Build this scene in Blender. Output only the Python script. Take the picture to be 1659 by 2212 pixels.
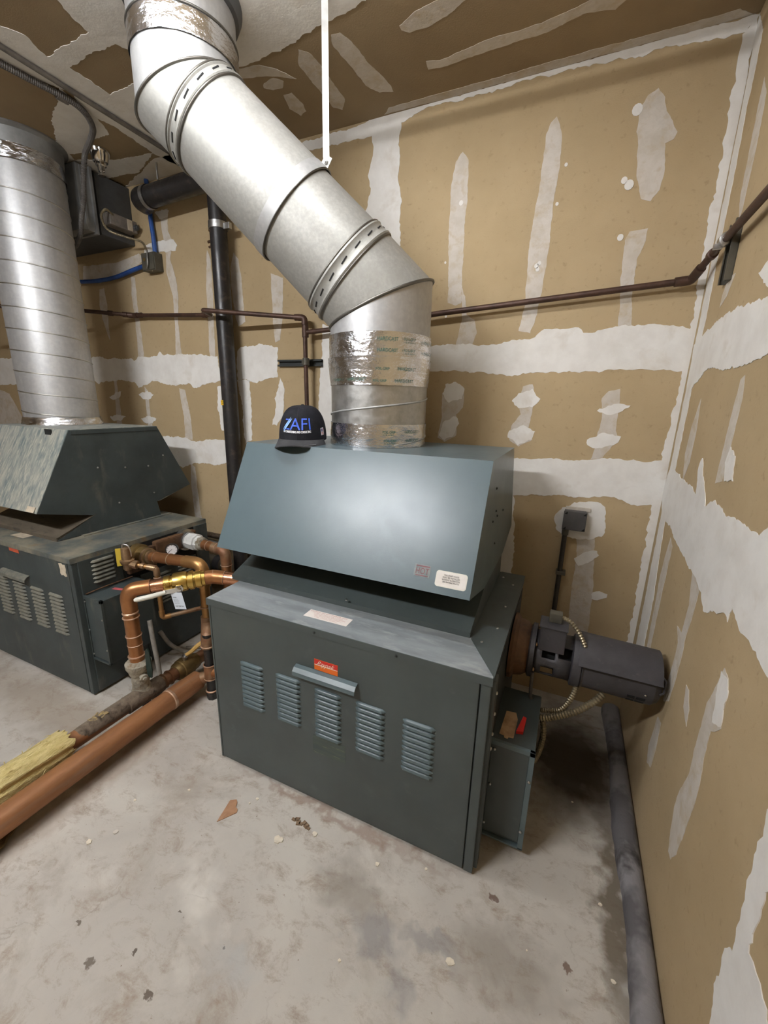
import bpy, bmesh, math, random
from mathutils import Vector, Matrix
from mathutils.geometry import delaunay_2d_cdt
from math import sin, cos, pi

for o in list(bpy.data.objects):
    bpy.data.objects.remove(o, do_unlink=True)
SC = bpy.context.scene
COL = SC.collection
V = Vector

# ------------------------------------------------------------------ camera
cam_data = bpy.data.cameras.new('camera')
cam = bpy.data.objects.new('camera', cam_data)
COL.objects.link(cam)
cam_data.sensor_fit = 'VERTICAL'
cam_data.sensor_height = 36.0
cam_data.sensor_width = 27.0
cam_data.lens = 889.34 / 2212.0 * 36.0
cam_data.clip_start = 0.02
RIGHT = V((0.9107446621673028, 0.41225137035952353, 0.024350933667117745))
DOWN = V((0.12668229766142033, -0.22277062875675369, -0.9666048015722579))
FWD = V((-0.3930594812404208, 0.8834149956843701, -0.2551121118390809))
m = Matrix((RIGHT, -DOWN, -FWD)).transposed().to_4x4()
m.translation = V((0, 0, 1.64))
cam.matrix_world = m
SC.camera = cam

# ------------------------------------------------------------------ light and exposure
world = bpy.data.worlds.new('world')
SC.world = world
world.use_nodes = True
world.node_tree.nodes['Background'].inputs[0].default_value = (0.8, 0.85, 1, 1)
world.node_tree.nodes['Background'].inputs[1].default_value = 0.02


# Two fluorescent batten fixtures hang on the ceiling just outside the picture (built with the room below):
# (x, y, length along x, watts of light)
LAMP_COLOR = (0.965, 0.985, 1.03)
LAMPS = [(-0.95, 0.96, 1.2, 25.5), (-1.85, -0.80, 1.2, 140.0)]
vs = SC.view_settings
SC.display_settings.display_device = 'sRGB'
vs.view_transform = 'Standard'
vs.look = 'None'
vs.gamma = 1.0
vs.use_curve_mapping = False
vs.exposure = 0.60

# ------------------------------------------------------------------ room constants (metres)
YB = 2.3288     # back wall face
XR = 0.4346     # right wall face
ZC = 3.0701     # ceiling
YF = 1.148      # front faces of both boilers
ZL = 0.828      # top of both boiler cabinets
XL = -2.2714    # right face of the far boiler
rnd = random.Random(7)


# ------------------------------------------------------------------ materials
def srgb(r, g, b):
    def f(c):
        c /= 255.0
        return c / 12.92 if c <= 0.04045 else ((c + 0.055) / 1.055) ** 2.4
    return (f(r), f(g), f(b), 1.0)


class NT:
    def __init__(self, name):
        self.m = bpy.data.materials.new(name)
        self.m.use_nodes = True
        self.t = self.m.node_tree
        self.b = self.t.nodes['Principled BSDF']
        self.tc = self.t.nodes.new('ShaderNodeTexCoord')

    def n(self, typ, **kw):
        nd = self.t.nodes.new(typ)
        for k, v in kw.items():
            setattr(nd, k, v)
        return nd

    def link(self, a, b):
        self.t.links.new(a, b)

    def coords(self, scale=(1, 1, 1)):
        mp = self.n('ShaderNodeMapping')
        mp.inputs['Scale'].default_value = scale
        self.link(self.tc.outputs['Object'], mp.inputs['Vector'])
        return mp.outputs['Vector']

    def noise(self, scale, detail=4, rough=0.6, stretch=(1, 1, 1), dist=0.0):
        nz = self.n('ShaderNodeTexNoise')
        nz.inputs['Scale'].default_value = scale
        nz.inputs['Detail'].default_value = detail
        nz.inputs['Roughness'].default_value = rough
        nz.inputs['Distortion'].default_value = dist
        self.link(self.coords(stretch), nz.inputs['Vector'])
        return nz.outputs['Fac']

    def ramp(self, fac, lo, hi, c1=(0, 0, 0, 1), c2=(1, 1, 1, 1)):
        r = self.n('ShaderNodeValToRGB')
        r.color_ramp.elements[0].position = lo
        r.color_ramp.elements[1].position = hi
        r.color_ramp.elements[0].color = c1
        r.color_ramp.elements[1].color = c2
        self.link(fac, r.inputs['Fac'])
        return r.outputs['Color']

    def mix(self, fac, a, b, blend='MIX'):
        mx = self.n('ShaderNodeMix', data_type='RGBA', blend_type=blend)
        for s, v in ((0, fac), (6, a), (7, b)):
            if hasattr(v, 'is_linked') or isinstance(v, bpy.types.NodeSocket):
                self.link(v, mx.inputs[s])
            else:
                mx.inputs[s].default_value = v
        return mx.outputs[2]

    def bump(self, fac, strength, dist=0.01):
        bp = self.n('ShaderNodeBump')
        bp.inputs['Strength'].default_value = strength
        bp.inputs['Distance'].default_value = dist
        self.link(fac, bp.inputs['Height'])
        self.link(bp.outputs['Normal'], self.b.inputs['Normal'])


def pbr(name, c1, c2=None, rough=0.5, metal=0.0, vs=6, vlo=0.4, vhi=0.65, stretch=(1, 1, 1), bump=0.0, bs=60,
        c3=None, s3=30, lo3=0.55, hi3=0.7, rough2=None, detail=5, coat=0.0, spec=None, st3=None):
    k = NT(name)
    k.b.inputs['Metallic'].default_value = metal
    k.b.inputs['Roughness'].default_value = rough
    if spec is not None:
        k.b.inputs['Specular IOR Level'].default_value = spec
    if coat:
        k.b.inputs['Coat Weight'].default_value = coat
        k.b.inputs['Coat Roughness'].default_value = 0.2
    col = c1
    if c2:
        f = k.ramp(k.noise(vs, detail, 0.62, stretch), vlo, vhi)
        col = k.mix(f, c1, c2)
        if rough2 is not None:
            mr = k.n('ShaderNodeMapRange')
            mr.inputs['To Min'].default_value = rough
            mr.inputs['To Max'].default_value = rough2
            k.link(f, mr.inputs['Value'])
            k.link(mr.outputs[0], k.b.inputs['Roughness'])
    if c3:
        f3 = k.ramp(k.noise(s3, 4, 0.6, st3 or stretch, 0.3), lo3, hi3)
        col = k.mix(f3, col, c3)
    if isinstance(col, tuple):
        k.b.inputs['Base Color'].default_value = col
    else:
        k.link(col, k.b.inputs['Base Color'])
    if bump:
        k.bump(k.noise(bs, 4, 0.6, stretch), bump)
    return k.m


M = {}
PAPER = srgb(182, 161, 126)
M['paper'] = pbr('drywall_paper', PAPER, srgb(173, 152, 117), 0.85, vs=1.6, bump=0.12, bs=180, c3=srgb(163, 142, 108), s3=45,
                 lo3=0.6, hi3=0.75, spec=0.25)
M['ceiling_paper'] = pbr('ceiling_drywall_paper', srgb(156, 137, 108), srgb(145, 126, 98), 0.85, vs=1.6, bump=0.12, bs=180, spec=0.25)  # drywall paper tone darkened: the ceiling's weaker light painted in
M['mud'] = pbr('joint_compound_thick', srgb(232, 229, 223), srgb(223, 219, 212), 0.8, vs=9, bump=0.2, bs=26,
               c3=srgb(214, 207, 196), s3=7, lo3=0.58, hi3=0.74, spec=0.3)
M['skim'] = pbr('joint_compound_skim', srgb(206, 198, 187), srgb(195, 186, 172), 0.8, vs=14, bump=0.2, bs=40,
                c3=srgb(190, 175, 150), s3=22, lo3=0.5, hi3=0.72, spec=0.3)
M['plain_wall'] = pbr('plain_wall_paint', srgb(158, 142, 118), srgb(146, 130, 106), 0.85, vs=2)
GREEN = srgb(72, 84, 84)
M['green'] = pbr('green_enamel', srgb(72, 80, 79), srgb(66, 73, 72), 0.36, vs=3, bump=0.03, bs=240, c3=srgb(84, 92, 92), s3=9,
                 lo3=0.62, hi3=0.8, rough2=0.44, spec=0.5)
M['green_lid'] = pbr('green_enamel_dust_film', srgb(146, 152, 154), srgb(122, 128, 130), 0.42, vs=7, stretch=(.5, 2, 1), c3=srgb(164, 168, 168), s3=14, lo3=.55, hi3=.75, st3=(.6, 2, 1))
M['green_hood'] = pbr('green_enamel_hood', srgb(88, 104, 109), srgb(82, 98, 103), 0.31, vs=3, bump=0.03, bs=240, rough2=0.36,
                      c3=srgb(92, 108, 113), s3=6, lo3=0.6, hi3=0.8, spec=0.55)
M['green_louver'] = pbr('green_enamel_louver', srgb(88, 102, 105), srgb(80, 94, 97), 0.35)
M['green_old'] = pbr('green_enamel_dusty', srgb(62, 70, 70), srgb(52, 59, 59), 0.5, vs=5, bump=0.05, bs=120, c3=srgb(98, 97, 88), s3=12,
                     lo3=0.58, hi3=0.85, st3=(1, 1, 0.4))
M['green_dust'] = pbr('green_enamel_dust_streaked', srgb(104, 118, 118), srgb(160, 160, 150), 0.6, vs=9, vlo=0.36, vhi=0.62,
                      stretch=(3.2, 1.2, 0.8), c3=srgb(178, 174, 160), s3=26, lo3=0.5, hi3=0.68, st3=(3, 1, 0.5))
M['lid_dust'] = pbr('green_enamel_dust_settled', srgb(78, 84, 82), srgb(136, 130, 112), 0.65, vs=5, vlo=0.42, vhi=0.66,
                    c3=srgb(122, 104, 76), s3=11, lo3=0.6, hi3=0.75)
M['flare_dust'] = pbr('brown_dust_layer', srgb(96, 86, 72), srgb(82, 74, 62), 0.75, vs=6, c3=srgb(60, 58, 52), s3=14, stretch=(1, 3, 3))
M['louver_old'] = pbr('green_louver_dusty', srgb(122, 120, 108), srgb(92, 94, 88), 0.6, vs=25)
M['galv'] = pbr('galvanised_steel', (0.42, 0.42, 0.41, 1), (0.48, 0.48, 0.47, 1), 0.5, 0.5, vs=50, bump=0.04, bs=60, rough2=0.52,
                c3=(0.49, 0.49, 0.48, 1), s3=6, lo3=0.5, hi3=0.8)
M['galv_warm'] = pbr('galvanised_steel_warm', (0.36, 0.355, 0.325, 1), (0.43, 0.425, 0.39, 1), 0.5, 0.35, vs=70, bump=0.04, bs=80,
                     rough2=0.52, c3=(0.33, 0.325, 0.295, 1), s3=5, lo3=0.5, hi3=0.8)
M['galv_spiral'] = pbr('galvanised_steel_spotted', (0.46, 0.46, 0.44, 1), (0.56, 0.56, 0.54, 1), 0.38, 0.95, vs=28, bump=0.05,
                       bs=50, rough2=0.5, c3=(0.36, 0.36, 0.34, 1), s3=18, lo3=0.55, hi3=0.8)
M['galv_dull'] = pbr('galvanised_steel_dull', (0.48, 0.48, 0.48, 1), (0.55, 0.55, 0.54, 1), 0.48, 0.65, vs=40, bump=0.04, bs=60,
                     rough2=0.5, c3=(0.44, 0.44, 0.44, 1), s3=9, lo3=0.55, hi3=0.8, st3=(3, 3, 0.4))
M['seam'] = pbr('seam_dark_metal', (0.20, 0.19, 0.17, 1), None, 0.45, 0.9)  # darker metal tone for the seam beads
M['seam_light'] = pbr('seam_bright_metal', (0.62, 0.61, 0.56, 1), None, 0.4, 1.0)
M['foil'] = pbr('foil_tape', (0.86, 0.87, 0.90, 1), (0.78, 0.80, 0.84, 1), 0.16, 1.0, vs=8, bump=0.40, bs=38, rough2=0.26, stretch=(1, 1, 1.6))
M['foil_print'] = pbr('foil_tape_teal_print', srgb(66, 104, 92), None, 0.4)
M['black'] = pbr('black_recess', (0.006, 0.006, 0.006, 1), None, 0.9)
M['black_iron'] = pbr('black_iron', srgb(40, 37, 36), srgb(30, 28, 28), 0.32, vs=14, bump=0.1, bs=40, c3=srgb(66, 56, 50), s3=20, rough2=0.5)
M['brown_pipe'] = pbr('rusty_brown_steel', srgb(86, 62, 50), srgb(66, 48, 40), 0.5, 0.35, vs=14, bump=0.1, bs=60)
M['copper'] = pbr('tarnished_copper', (0.42, 0.19, 0.075, 1), (0.30, 0.135, 0.055, 1), 0.34, 0.7, vs=9, bump=0.04, bs=60, rough2=0.45,
                  c3=(0.30, 0.15, 0.08, 1), s3=16, lo3=0.6, hi3=0.78)
M['copper_new'] = pbr('bright_copper', (0.76, 0.40, 0.25, 1), (0.66, 0.32, 0.17, 1), 0.24, 1.0, vs=8, rough2=0.35)
M['copper_gold'] = pbr('golden_tarnished_copper', (0.46, 0.26, 0.10, 1), (0.36, 0.19, 0.07, 1), 0.36, 0.75, vs=9, rough2=0.48)
M['copper_dusty'] = pbr('dusty_copper', srgb(138, 96, 66), srgb(150, 128, 100), 0.5, 0.4, vs=8, bump=0.1, bs=40,
                        c3=srgb(112, 72, 50), s3=10, lo3=0.5, hi3=0.7)
M['copper_floor'] = pbr('scuffed_copper', (0.36, 0.165, 0.07, 1), (0.27, 0.12, 0.05, 1), 0.46, 0.3, vs=6, stretch=(4, 0.7, 4), rough2=0.55,
                        c3=srgb(142, 112, 90), s3=5, lo3=0.56, hi3=0.75, st3=(5, 0.5, 5))
M['solder'] = pbr('solder_ring', srgb(206, 176, 150), srgb(178, 134, 104), 0.4, 0.5, vs=30)
M['brass'] = pbr('brass', (0.72, 0.52, 0.16, 1), (0.62, 0.42, 0.12, 1), 0.25, 1.0, vs=10, rough2=0.35)
M['brass_old'] = pbr('dull_brass', srgb(130, 108, 66), srgb(104, 86, 54), 0.45, 0.6, vs=12, bump=0.08, bs=50)
M['bronze'] = pbr('pale_bronze', srgb(168, 140, 108), srgb(138, 112, 84), 0.4, 0.7, vs=14)
M['crust'] = pbr('white_mineral_crust', srgb(172, 166, 150), srgb(132, 126, 112), 0.9, vs=14, bump=0.9, bs=50, c3=srgb(116, 96, 70), s3=22)
M['steel'] = pbr('zinc_steel', (0.55, 0.55, 0.54, 1), (0.45, 0.45, 0.44, 1), 0.35, 1.0, vs=20)
M['chrome'] = pbr('chrome', (0.75, 0.74, 0.72, 1), None, 0.12, 1.0)
M['white_paint'] = pbr('white_painted_steel', srgb(226, 226, 222), srgb(206, 206, 202), 0.5, vs=16)
M['white_plastic'] = pbr('white_plastic_grip', srgb(222, 220, 208), None, 0.35)
M['yellow_plastic'] = pbr('yellow_grip', srgb(226, 186, 112), srgb(208, 166, 92), 0.45, vs=12)
M['green_plastic'] = pbr('dark_green_grip', srgb(38, 54, 48), srgb(28, 42, 37), 0.45, vs=12)
M['paper_label'] = pbr('white_paper_label', srgb(232, 228, 222), srgb(222, 216, 208), 0.6, vs=20)
M['paper_warm'] = pbr('warm_paper_label', srgb(238, 230, 222), None, 0.55)
M['paper_old'] = pbr('aged_paper_label', srgb(206, 194, 172), srgb(186, 170, 146), 0.8, vs=30)
M['tag_paper'] = pbr('pale_blue_paper_tag', srgb(214, 222, 232), None, 0.6)
M['ink'] = pbr('black_ink', srgb(34, 34, 38), None, 0.7)
M['ink_grey'] = pbr('faded_ink', srgb(150, 120, 112), None, 0.7)
M['ink_red'] = pbr('faded_red_ink', srgb(190, 120, 112), None, 0.7)
M['hot_red'] = pbr('faded_red_print', srgb(132, 78, 84), srgb(122, 82, 88), 0.6, vs=60)
M['hot_grey'] = pbr('worn_grey_sticker', srgb(136, 142, 140), srgb(110, 122, 124), 0.6, vs=45)
M['red'] = pbr('red_sticker', srgb(206, 44, 36), None, 0.5)
M['orange'] = pbr('orange_sticker', srgb(226, 108, 30), None, 0.5)
M['cream'] = pbr('cream_print', srgb(240, 226, 206), None, 0.5)
M['old_orange'] = pbr('faded_orange_sticker', srgb(206, 84, 48), srgb(190, 96, 66), 0.6, vs=40)
M['pink'] = pbr('faded_pink_sticker', srgb(196, 88, 92), srgb(178, 90, 90), 0.7, vs=30)
M['motor'] = pbr('charcoal_motor_paint', srgb(62, 60, 63), srgb(52, 50, 53), 0.55, vs=8, bump=0.1, bs=90, c3=srgb(84, 80, 78), s3=30, lo3=0.62, hi3=0.78)
M['rust'] = pbr('rusted_cast_iron', srgb(104, 74, 48), srgb(72, 50, 34), 0.7, 0.2, vs=10, bump=0.2, bs=40, c3=srgb(40, 30, 24), s3=14)
M['dark_metal'] = pbr('dark_cabinet_metal', srgb(44, 48, 46), srgb(34, 37, 35), 0.55, vs=6)
M['duct'] = pbr('grey_duct_metal', (0.22, 0.22, 0.215, 1), (0.30, 0.30, 0.29, 1), 0.5, 0.4, vs=8, c3=(0.26, 0.26, 0.25, 1), s3=14, lo3=0.6, hi3=0.8)
M['duct_dark'] = pbr('dark_duct_metal', (0.085, 0.088, 0.092, 1), (0.11, 0.114, 0.118, 1), 0.5, 0.3, vs=8)
M['grey_plastic'] = pbr('grey_actuator_case', srgb(128, 120, 112), srgb(104, 98, 92), 0.6, vs=20, bump=0.15, bs=60)
M['box_grey'] = pbr('dull_grey_box', srgb(96, 92, 80), srgb(80, 77, 68), 0.5, 0.3, vs=12)
M['box_dark'] = pbr('dark_grey_box', srgb(84, 82, 82), srgb(74, 72, 72), 0.5, vs=12)
M['blue'] = pbr('blue_cable', srgb(44, 86, 158), srgb(34, 66, 124), 0.45, vs=10)
M['conduit'] = pbr('grey_steel_conduit', srgb(128, 122, 116), srgb(104, 99, 94), 0.45, 0.5, vs=12)
M['flex'] = pbr('flexible_steel_conduit', srgb(150, 138, 112), srgb(118, 108, 88), 0.4, 0.6, vs=25)
M['flex_dark'] = pbr('dusty_flexible_conduit', srgb(104, 100, 96), srgb(84, 80, 77), 0.6, 0.2, vs=25)
M['conduit_dark'] = pbr('dark_conduit_paint', srgb(70, 64, 56), srgb(58, 53, 47), 0.5, 0.4, vs=20)  # dark brown-grey paint of the wall conduit
M['hose'] = pbr('dusty_grey_hose', srgb(140, 134, 124), srgb(116, 110, 102), 0.7, vs=20)
M['wool'] = pbr('yellow_fibreglass', srgb(232, 214, 152), srgb(208, 188, 122), 0.95, vs=22, stretch=(3, 1, 3), bump=1.0, bs=70, c3=srgb(164, 136, 78), s3=16, lo3=0.58, hi3=0.75)
M['wool_tan'] = pbr('tan_insulation_crumbs', srgb(168, 146, 96), srgb(146, 128, 92), 0.95, vs=22, bump=.6, bs=60)
M['wool_dark'] = pbr('dirty_fibreglass', srgb(132, 108, 62), srgb(92, 74, 44), 0.95, vs=18, bump=1.0, bs=60)
M['mastic'] = pbr('grey_mastic', srgb(92, 89, 90), srgb(132, 129, 130), 0.8, vs=2.4, vlo=0.44, vhi=0.52, bump=0.3, bs=50, c3=srgb(62, 59, 58), s3=9)
M['cap_black'] = pbr('black_cap_twill', srgb(30, 30, 35), srgb(38, 38, 43), 0.9, vs=30, bump=0.15, bs=400, spec=0.2)
M['cap_grey'] = pbr('charcoal_cap_visor', srgb(60, 60, 62), srgb(70, 70, 71), 0.9, vs=25, bump=0.2, bs=300, spec=0.2)
M['cap_mesh'] = pbr('black_cap_mesh', srgb(26, 26, 28), srgb(96, 92, 86), 0.8, vs=260, vlo=0.56, vhi=0.66)
M['cap_blue'] = pbr('blue_embroidery', srgb(72, 112, 226), srgb(54, 88, 200), 0.6, vs=120)
M['cap_light'] = pbr('light_blue_embroidery', srgb(146, 190, 248), None, 0.6)
M['cap_white'] = pbr('white_embroidery', srgb(236, 236, 238), None, 0.6)
M['silver'] = pbr('silver_sticker', srgb(196, 196, 192), srgb(176, 176, 174), 0.4, 0.3, vs=40)
M['flag_blue'] = pbr('flag_blue', srgb(60, 70, 120), None, 0.6)
M['flag_red'] = pbr('flag_red', srgb(190, 92, 92), None, 0.6)
M['chip'] = pbr('plaster_chip', srgb(226, 216, 196), srgb(206, 196, 176), 0.8, vs=40, bump=0.3, bs=90)
M['card_tan'] = pbr('tan_card', srgb(190, 158, 122), srgb(150, 118, 86), 0.8, vs=16)
M['cardboard'] = pbr('brown_cardboard', srgb(172, 132, 100), srgb(156, 116, 86), 0.8, vs=30)
M['leaf'] = pbr('dried_brown_scrap', srgb(140, 118, 94), srgb(118, 96, 74), 0.9, vs=40)
M['yellow_label'] = pbr('yellow_sticker', srgb(232, 186, 24), None, 0.5)
M['tag_yellow'] = pbr('yellow_plastic_tag', srgb(200, 176, 62), None, 0.5)
M['gauge_face'] = pbr('gauge_dial_face', srgb(222, 216, 214), None, 0.3)
M['dust_pipe'] = pbr('dust_covered_pipe', srgb(122, 108, 92), srgb(96, 84, 70), 0.9, vs=22, bump=0.5, bs=50, c3=srgb(64, 54, 44), s3=26)
M['beige_pipe'] = pbr('beige_dirty_pipe', srgb(128, 118, 100), srgb(106, 96, 80), 0.8, vs=6)


def floor_material():
    k = NT('stained_concrete')
    k.b.inputs['Roughness'].default_value = 0.75
    k.b.inputs['Specular IOR Level'].default_value = 0.3
    a = k.ramp(k.noise(1.6, 6, 0.6, (1, 1, 1), 0.6), 0.35, 0.68)
    col = k.mix(a, srgb(197, 192, 182), srgb(175, 169, 160))
    b = k.ramp(k.noise(3.4, 8, 0.70, (1, 1, 1), 0.35), 0.52, 0.74)
    col = k.mix(b, col, srgb(158, 149, 137))
    c = k.ramp(k.noise(9, 10, 0.78, (1, 1.6, 1), 0.35), 0.51, 0.68)
    col = k.mix(c, col, srgb(154, 140, 125))
    d = k.ramp(k.noise(2.4, 4, 0.6, (1, 1, 1), 0.3), 0.58, 0.72)
    col = k.mix(d, col, srgb(210, 205, 195))
    sp = k.ramp(k.noise(55, 3, 0.7), 0.68, 0.74)
    col = k.mix(sp, col, srgb(140, 126, 110))
    # hairline cracks
    vo = k.n('ShaderNodeTexVoronoi', feature='DISTANCE_TO_EDGE')
    vo.inputs['Scale'].default_value = 1.9
    nz = k.n('ShaderNodeTexNoise')
    nz.inputs['Scale'].default_value = 5
    nz.inputs['Detail'].default_value = 6
    k.link(k.coords(), nz.inputs['Vector'])
    addv = k.n('ShaderNodeVectorMath', operation='MULTIPLY_ADD')
    addv.inputs[1].default_value = (0.35, 0.35, 0.35)
    k.link(nz.outputs['Color'], addv.inputs[0])
    k.link(k.coords(), addv.inputs[2])
    k.link(addv.outputs[0], vo.inputs['Vector'])
    cr = k.ramp(vo.outputs['Distance'], 0.0, 0.006, (.55, .55, .55, 1), (0, 0, 0, 1))
    gate = k.ramp(k.noise(1.3, 3), 0.54, 0.64)
    crk = k.mix(1.0, cr, gate, 'MULTIPLY')
    col = k.mix(crk, col, srgb(136, 122, 108))
    # blue-grey old wet marks, small dark oil spots, brown marks and painted boiler shade, each at its own place on the slab
    sep = k.n('ShaderNodeSeparateXYZ')
    nb = k.n('ShaderNodeTexNoise')
    nb.inputs['Scale'].default_value = 14
    nb.inputs['Detail'].default_value = 5
    k.link(k.coords(), nb.inputs['Vector'])
    wob = k.n('ShaderNodeVectorMath', operation='MULTIPLY_ADD')
    wob.inputs[1].default_value = (0.20, 0.20, 0)
    k.link(nb.outputs['Color'], wob.inputs[0])
    k.link(k.coords(), wob.inputs[2])
    nb2 = k.n('ShaderNodeTexNoise')
    nb2.inputs['Scale'].default_value = 60
    nb2.inputs['Detail'].default_value = 4
    k.link(k.coords(), nb2.inputs['Vector'])
    wob2 = k.n('ShaderNodeVectorMath', operation='MULTIPLY_ADD')
    wob2.inputs[1].default_value = (0.036, 0.036, 0)
    k.link(nb2.outputs['Color'], wob2.inputs[0])
    k.link(k.coords(), wob2.inputs[2])
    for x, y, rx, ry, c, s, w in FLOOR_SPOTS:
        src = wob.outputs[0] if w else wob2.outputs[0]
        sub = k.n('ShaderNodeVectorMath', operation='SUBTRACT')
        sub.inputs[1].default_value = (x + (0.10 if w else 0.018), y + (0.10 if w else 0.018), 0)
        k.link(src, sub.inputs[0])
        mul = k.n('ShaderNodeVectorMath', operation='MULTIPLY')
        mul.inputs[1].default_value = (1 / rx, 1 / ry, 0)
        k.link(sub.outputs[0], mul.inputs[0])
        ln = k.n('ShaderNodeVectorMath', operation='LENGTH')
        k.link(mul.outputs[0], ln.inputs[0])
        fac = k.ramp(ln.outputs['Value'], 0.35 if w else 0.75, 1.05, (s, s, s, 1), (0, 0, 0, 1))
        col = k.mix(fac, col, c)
    k.link(col, k.b.inputs['Base Color'])
    k.bump(k.noise(22, 8, 0.7, (1, 1, 1), 0.5), 0.12)
    return k.m


WET = srgb(140, 137, 136)
OIL = srgb(92, 80, 68)
FLOOR_SPOTS = [
    (-0.37, 0.84, 0.11, 0.07, WET, 0.7, 1), (-0.26, 0.76, 0.07, 0.06, WET, 0.55, 1), (-0.20, 0.90, 0.12, 0.035, WET, 0.6, 1), (0.10, 0.72, 0.13, 0.13, WET, 0.6, 1), (-0.33, 0.72, 0.05, 0.04, srgb(186, 182, 172), 0.8, 1),
    (-0.50, 0.92, 0.20, 0.10, srgb(140, 132, 122), 0.6, 1), (0.02, 0.95, 0.22, 0.12, srgb(138, 130, 120), 0.6, 1),
    (-0.894, 0.451, 0.016, 0.011, OIL, 0.9, 0), (-1.116, 0.424, 0.017, 0.014, OIL, 0.8, 0), (-0.043, 1.115, 0.016, 0.013, srgb(96, 70, 58), 0.8, 0),
    (-1.02, 0.50, 0.006, 0.010, OIL, 0.9, 0), (-1.25, 0.47, 0.012, 0.006, OIL, 0.8, 0), (-0.98, 0.63, 0.005, 0.005, OIL, 0.9, 0),
    (0.19, 1.02, 0.012, 0.018, srgb(104, 76, 60), 0.8, 0), (-0.78, 0.62, 0.004, 0.006, srgb(50, 46, 42), 0.9, 0),
    (0.34, 1.30, 0.07, 0.5, srgb(96, 84, 66), 0.85, 1), (0.20, 1.86, 0.36, 0.46, srgb(62, 53, 42), 0.95, 1),  # boiler's shadow towards the right wall, painted into the floor colour
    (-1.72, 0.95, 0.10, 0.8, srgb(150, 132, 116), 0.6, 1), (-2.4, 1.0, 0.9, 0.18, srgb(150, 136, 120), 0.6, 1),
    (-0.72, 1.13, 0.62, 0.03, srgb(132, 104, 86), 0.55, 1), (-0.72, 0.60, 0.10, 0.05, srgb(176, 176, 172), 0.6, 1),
]
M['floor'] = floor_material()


# ------------------------------------------------------------------ mesh helpers
def mesh_obj(name, bm, mat, parent=None, smooth=False, org=None):
    """One mesh object.  Coordinates are given in the room; a child is shifted to its thing's base."""
    base = V((0, 0, 0))
    p = parent
    while p is not None:
        base += p.location
        p = p.parent
    if parent is None and org is not None:
        base = V(org)
    bmesh.ops.recalc_face_normals(bm, faces=bm.faces[:])
    bmesh.ops.translate(bm, verts=bm.verts[:], vec=-base)
    me = bpy.data.meshes.new(name)
    bm.to_mesh(me)
    bm.free()
    if smooth:
        for f in me.polygons:
            f.use_smooth = True
        if smooth == 'auto':
            me.set_sharp_from_angle(angle=math.radians(38))
    for mm in (mat if isinstance(mat, (list, tuple)) else [mat]):
        me.materials.append(M[mm] if isinstance(mm, str) else mm)
    o = bpy.data.objects.new(name, me)
    COL.objects.link(o)
    o.parent = parent
    if parent is None and org is not None:
        o.location = base
    return o


def inst(name, src, parent, offset):
    """another object on the same mesh data, moved by offset"""
    o = bpy.data.objects.new(name, src.data)
    COL.objects.link(o)
    o.parent = parent
    o.location = src.location + V(offset)
    return o


def tag(o, label, cat, group=None):
    o['label'] = label
    o['category'] = cat
    if group:
        o['group'] = group
    return o


def thing(name, label, cat, loc, group=None):
    o = bpy.data.objects.new(name, None)
    o.empty_display_size = 0.05
    COL.objects.link(o)
    o.location = loc
    return tag(o, label, cat, group)


def B():
    return bmesh.new()


def box(bm, x0, x1, y0, y1, z0, z1, bev=0.0):
    vs = [bm.verts.new((x, y, z)) for z in (z0, z1) for y in (y0, y1) for x in (x0, x1)]
    fs = [bm.faces.new([vs[i] for i in q]) for q in
          ((0, 2, 3, 1), (4, 5, 7, 6), (0, 1, 5, 4), (2, 6, 7, 3), (0, 4, 6, 2), (1, 3, 7, 5))]
    if bev > 0:
        es = set(e for f in fs for e in f.edges)
        bmesh.ops.bevel(bm, geom=list(es), offset=bev, segments=2, affect='EDGES', profile=0.6)
    return bm


def obox(bm, c, ax, ay, az, hx, hy, hz):
    """box with its own axes and half sizes"""
    c, ax, ay, az = V(c), V(ax).normalized(), V(ay).normalized(), V(az).normalized()
    vs = [bm.verts.new(c + ax * (hx * sx) + ay * (hy * sy) + az * (hz * sz)) for sz in (-1, 1) for sy in (-1, 1) for sx in (-1, 1)]
    for q in ((0, 2, 3, 1), (4, 5, 7, 6), (0, 1, 5, 4), (2, 6, 7, 3), (0, 4, 6, 2), (1, 3, 7, 5)):
        bm.faces.new([vs[i] for i in q])
    return bm


def prism_x(bm, prof, x0, x1):
    a = [bm.verts.new((x0, y, z)) for y, z in prof]
    b = [bm.verts.new((x1, y, z)) for y, z in prof]
    n = len(prof)
    bm.faces.new(a[::-1])
    bm.faces.new(b)
    for i in range(n):
        bm.faces.new((a[i], a[(i + 1) % n], b[(i + 1) % n], b[i]))
    return bm


def frame(d):
    d = V(d).normalized()
    up = V((0, 0, 1)) if abs(d.z) < 0.95 else V((0, 1, 0))
    u = d.cross(up).normalized()
    return d, u, u.cross(d)


def skin(bm, rings, closed_ends=True, loop=False):
    n = len(rings[0])
    for a, b in zip(rings, rings[1:]):
        for i in range(n):
            bm.faces.new((a[i], a[(i + 1) % n], b[(i + 1) % n], b[i]))
    if loop:
        a, b = rings[-1], rings[0]
        for i in range(n):
            bm.faces.new((a[i], a[(i + 1) % n], b[(i + 1) % n], b[i]))
    elif closed_ends:
        bm.faces.new(rings[0][::-1])
        bm.faces.new(rings[-1])


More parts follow.
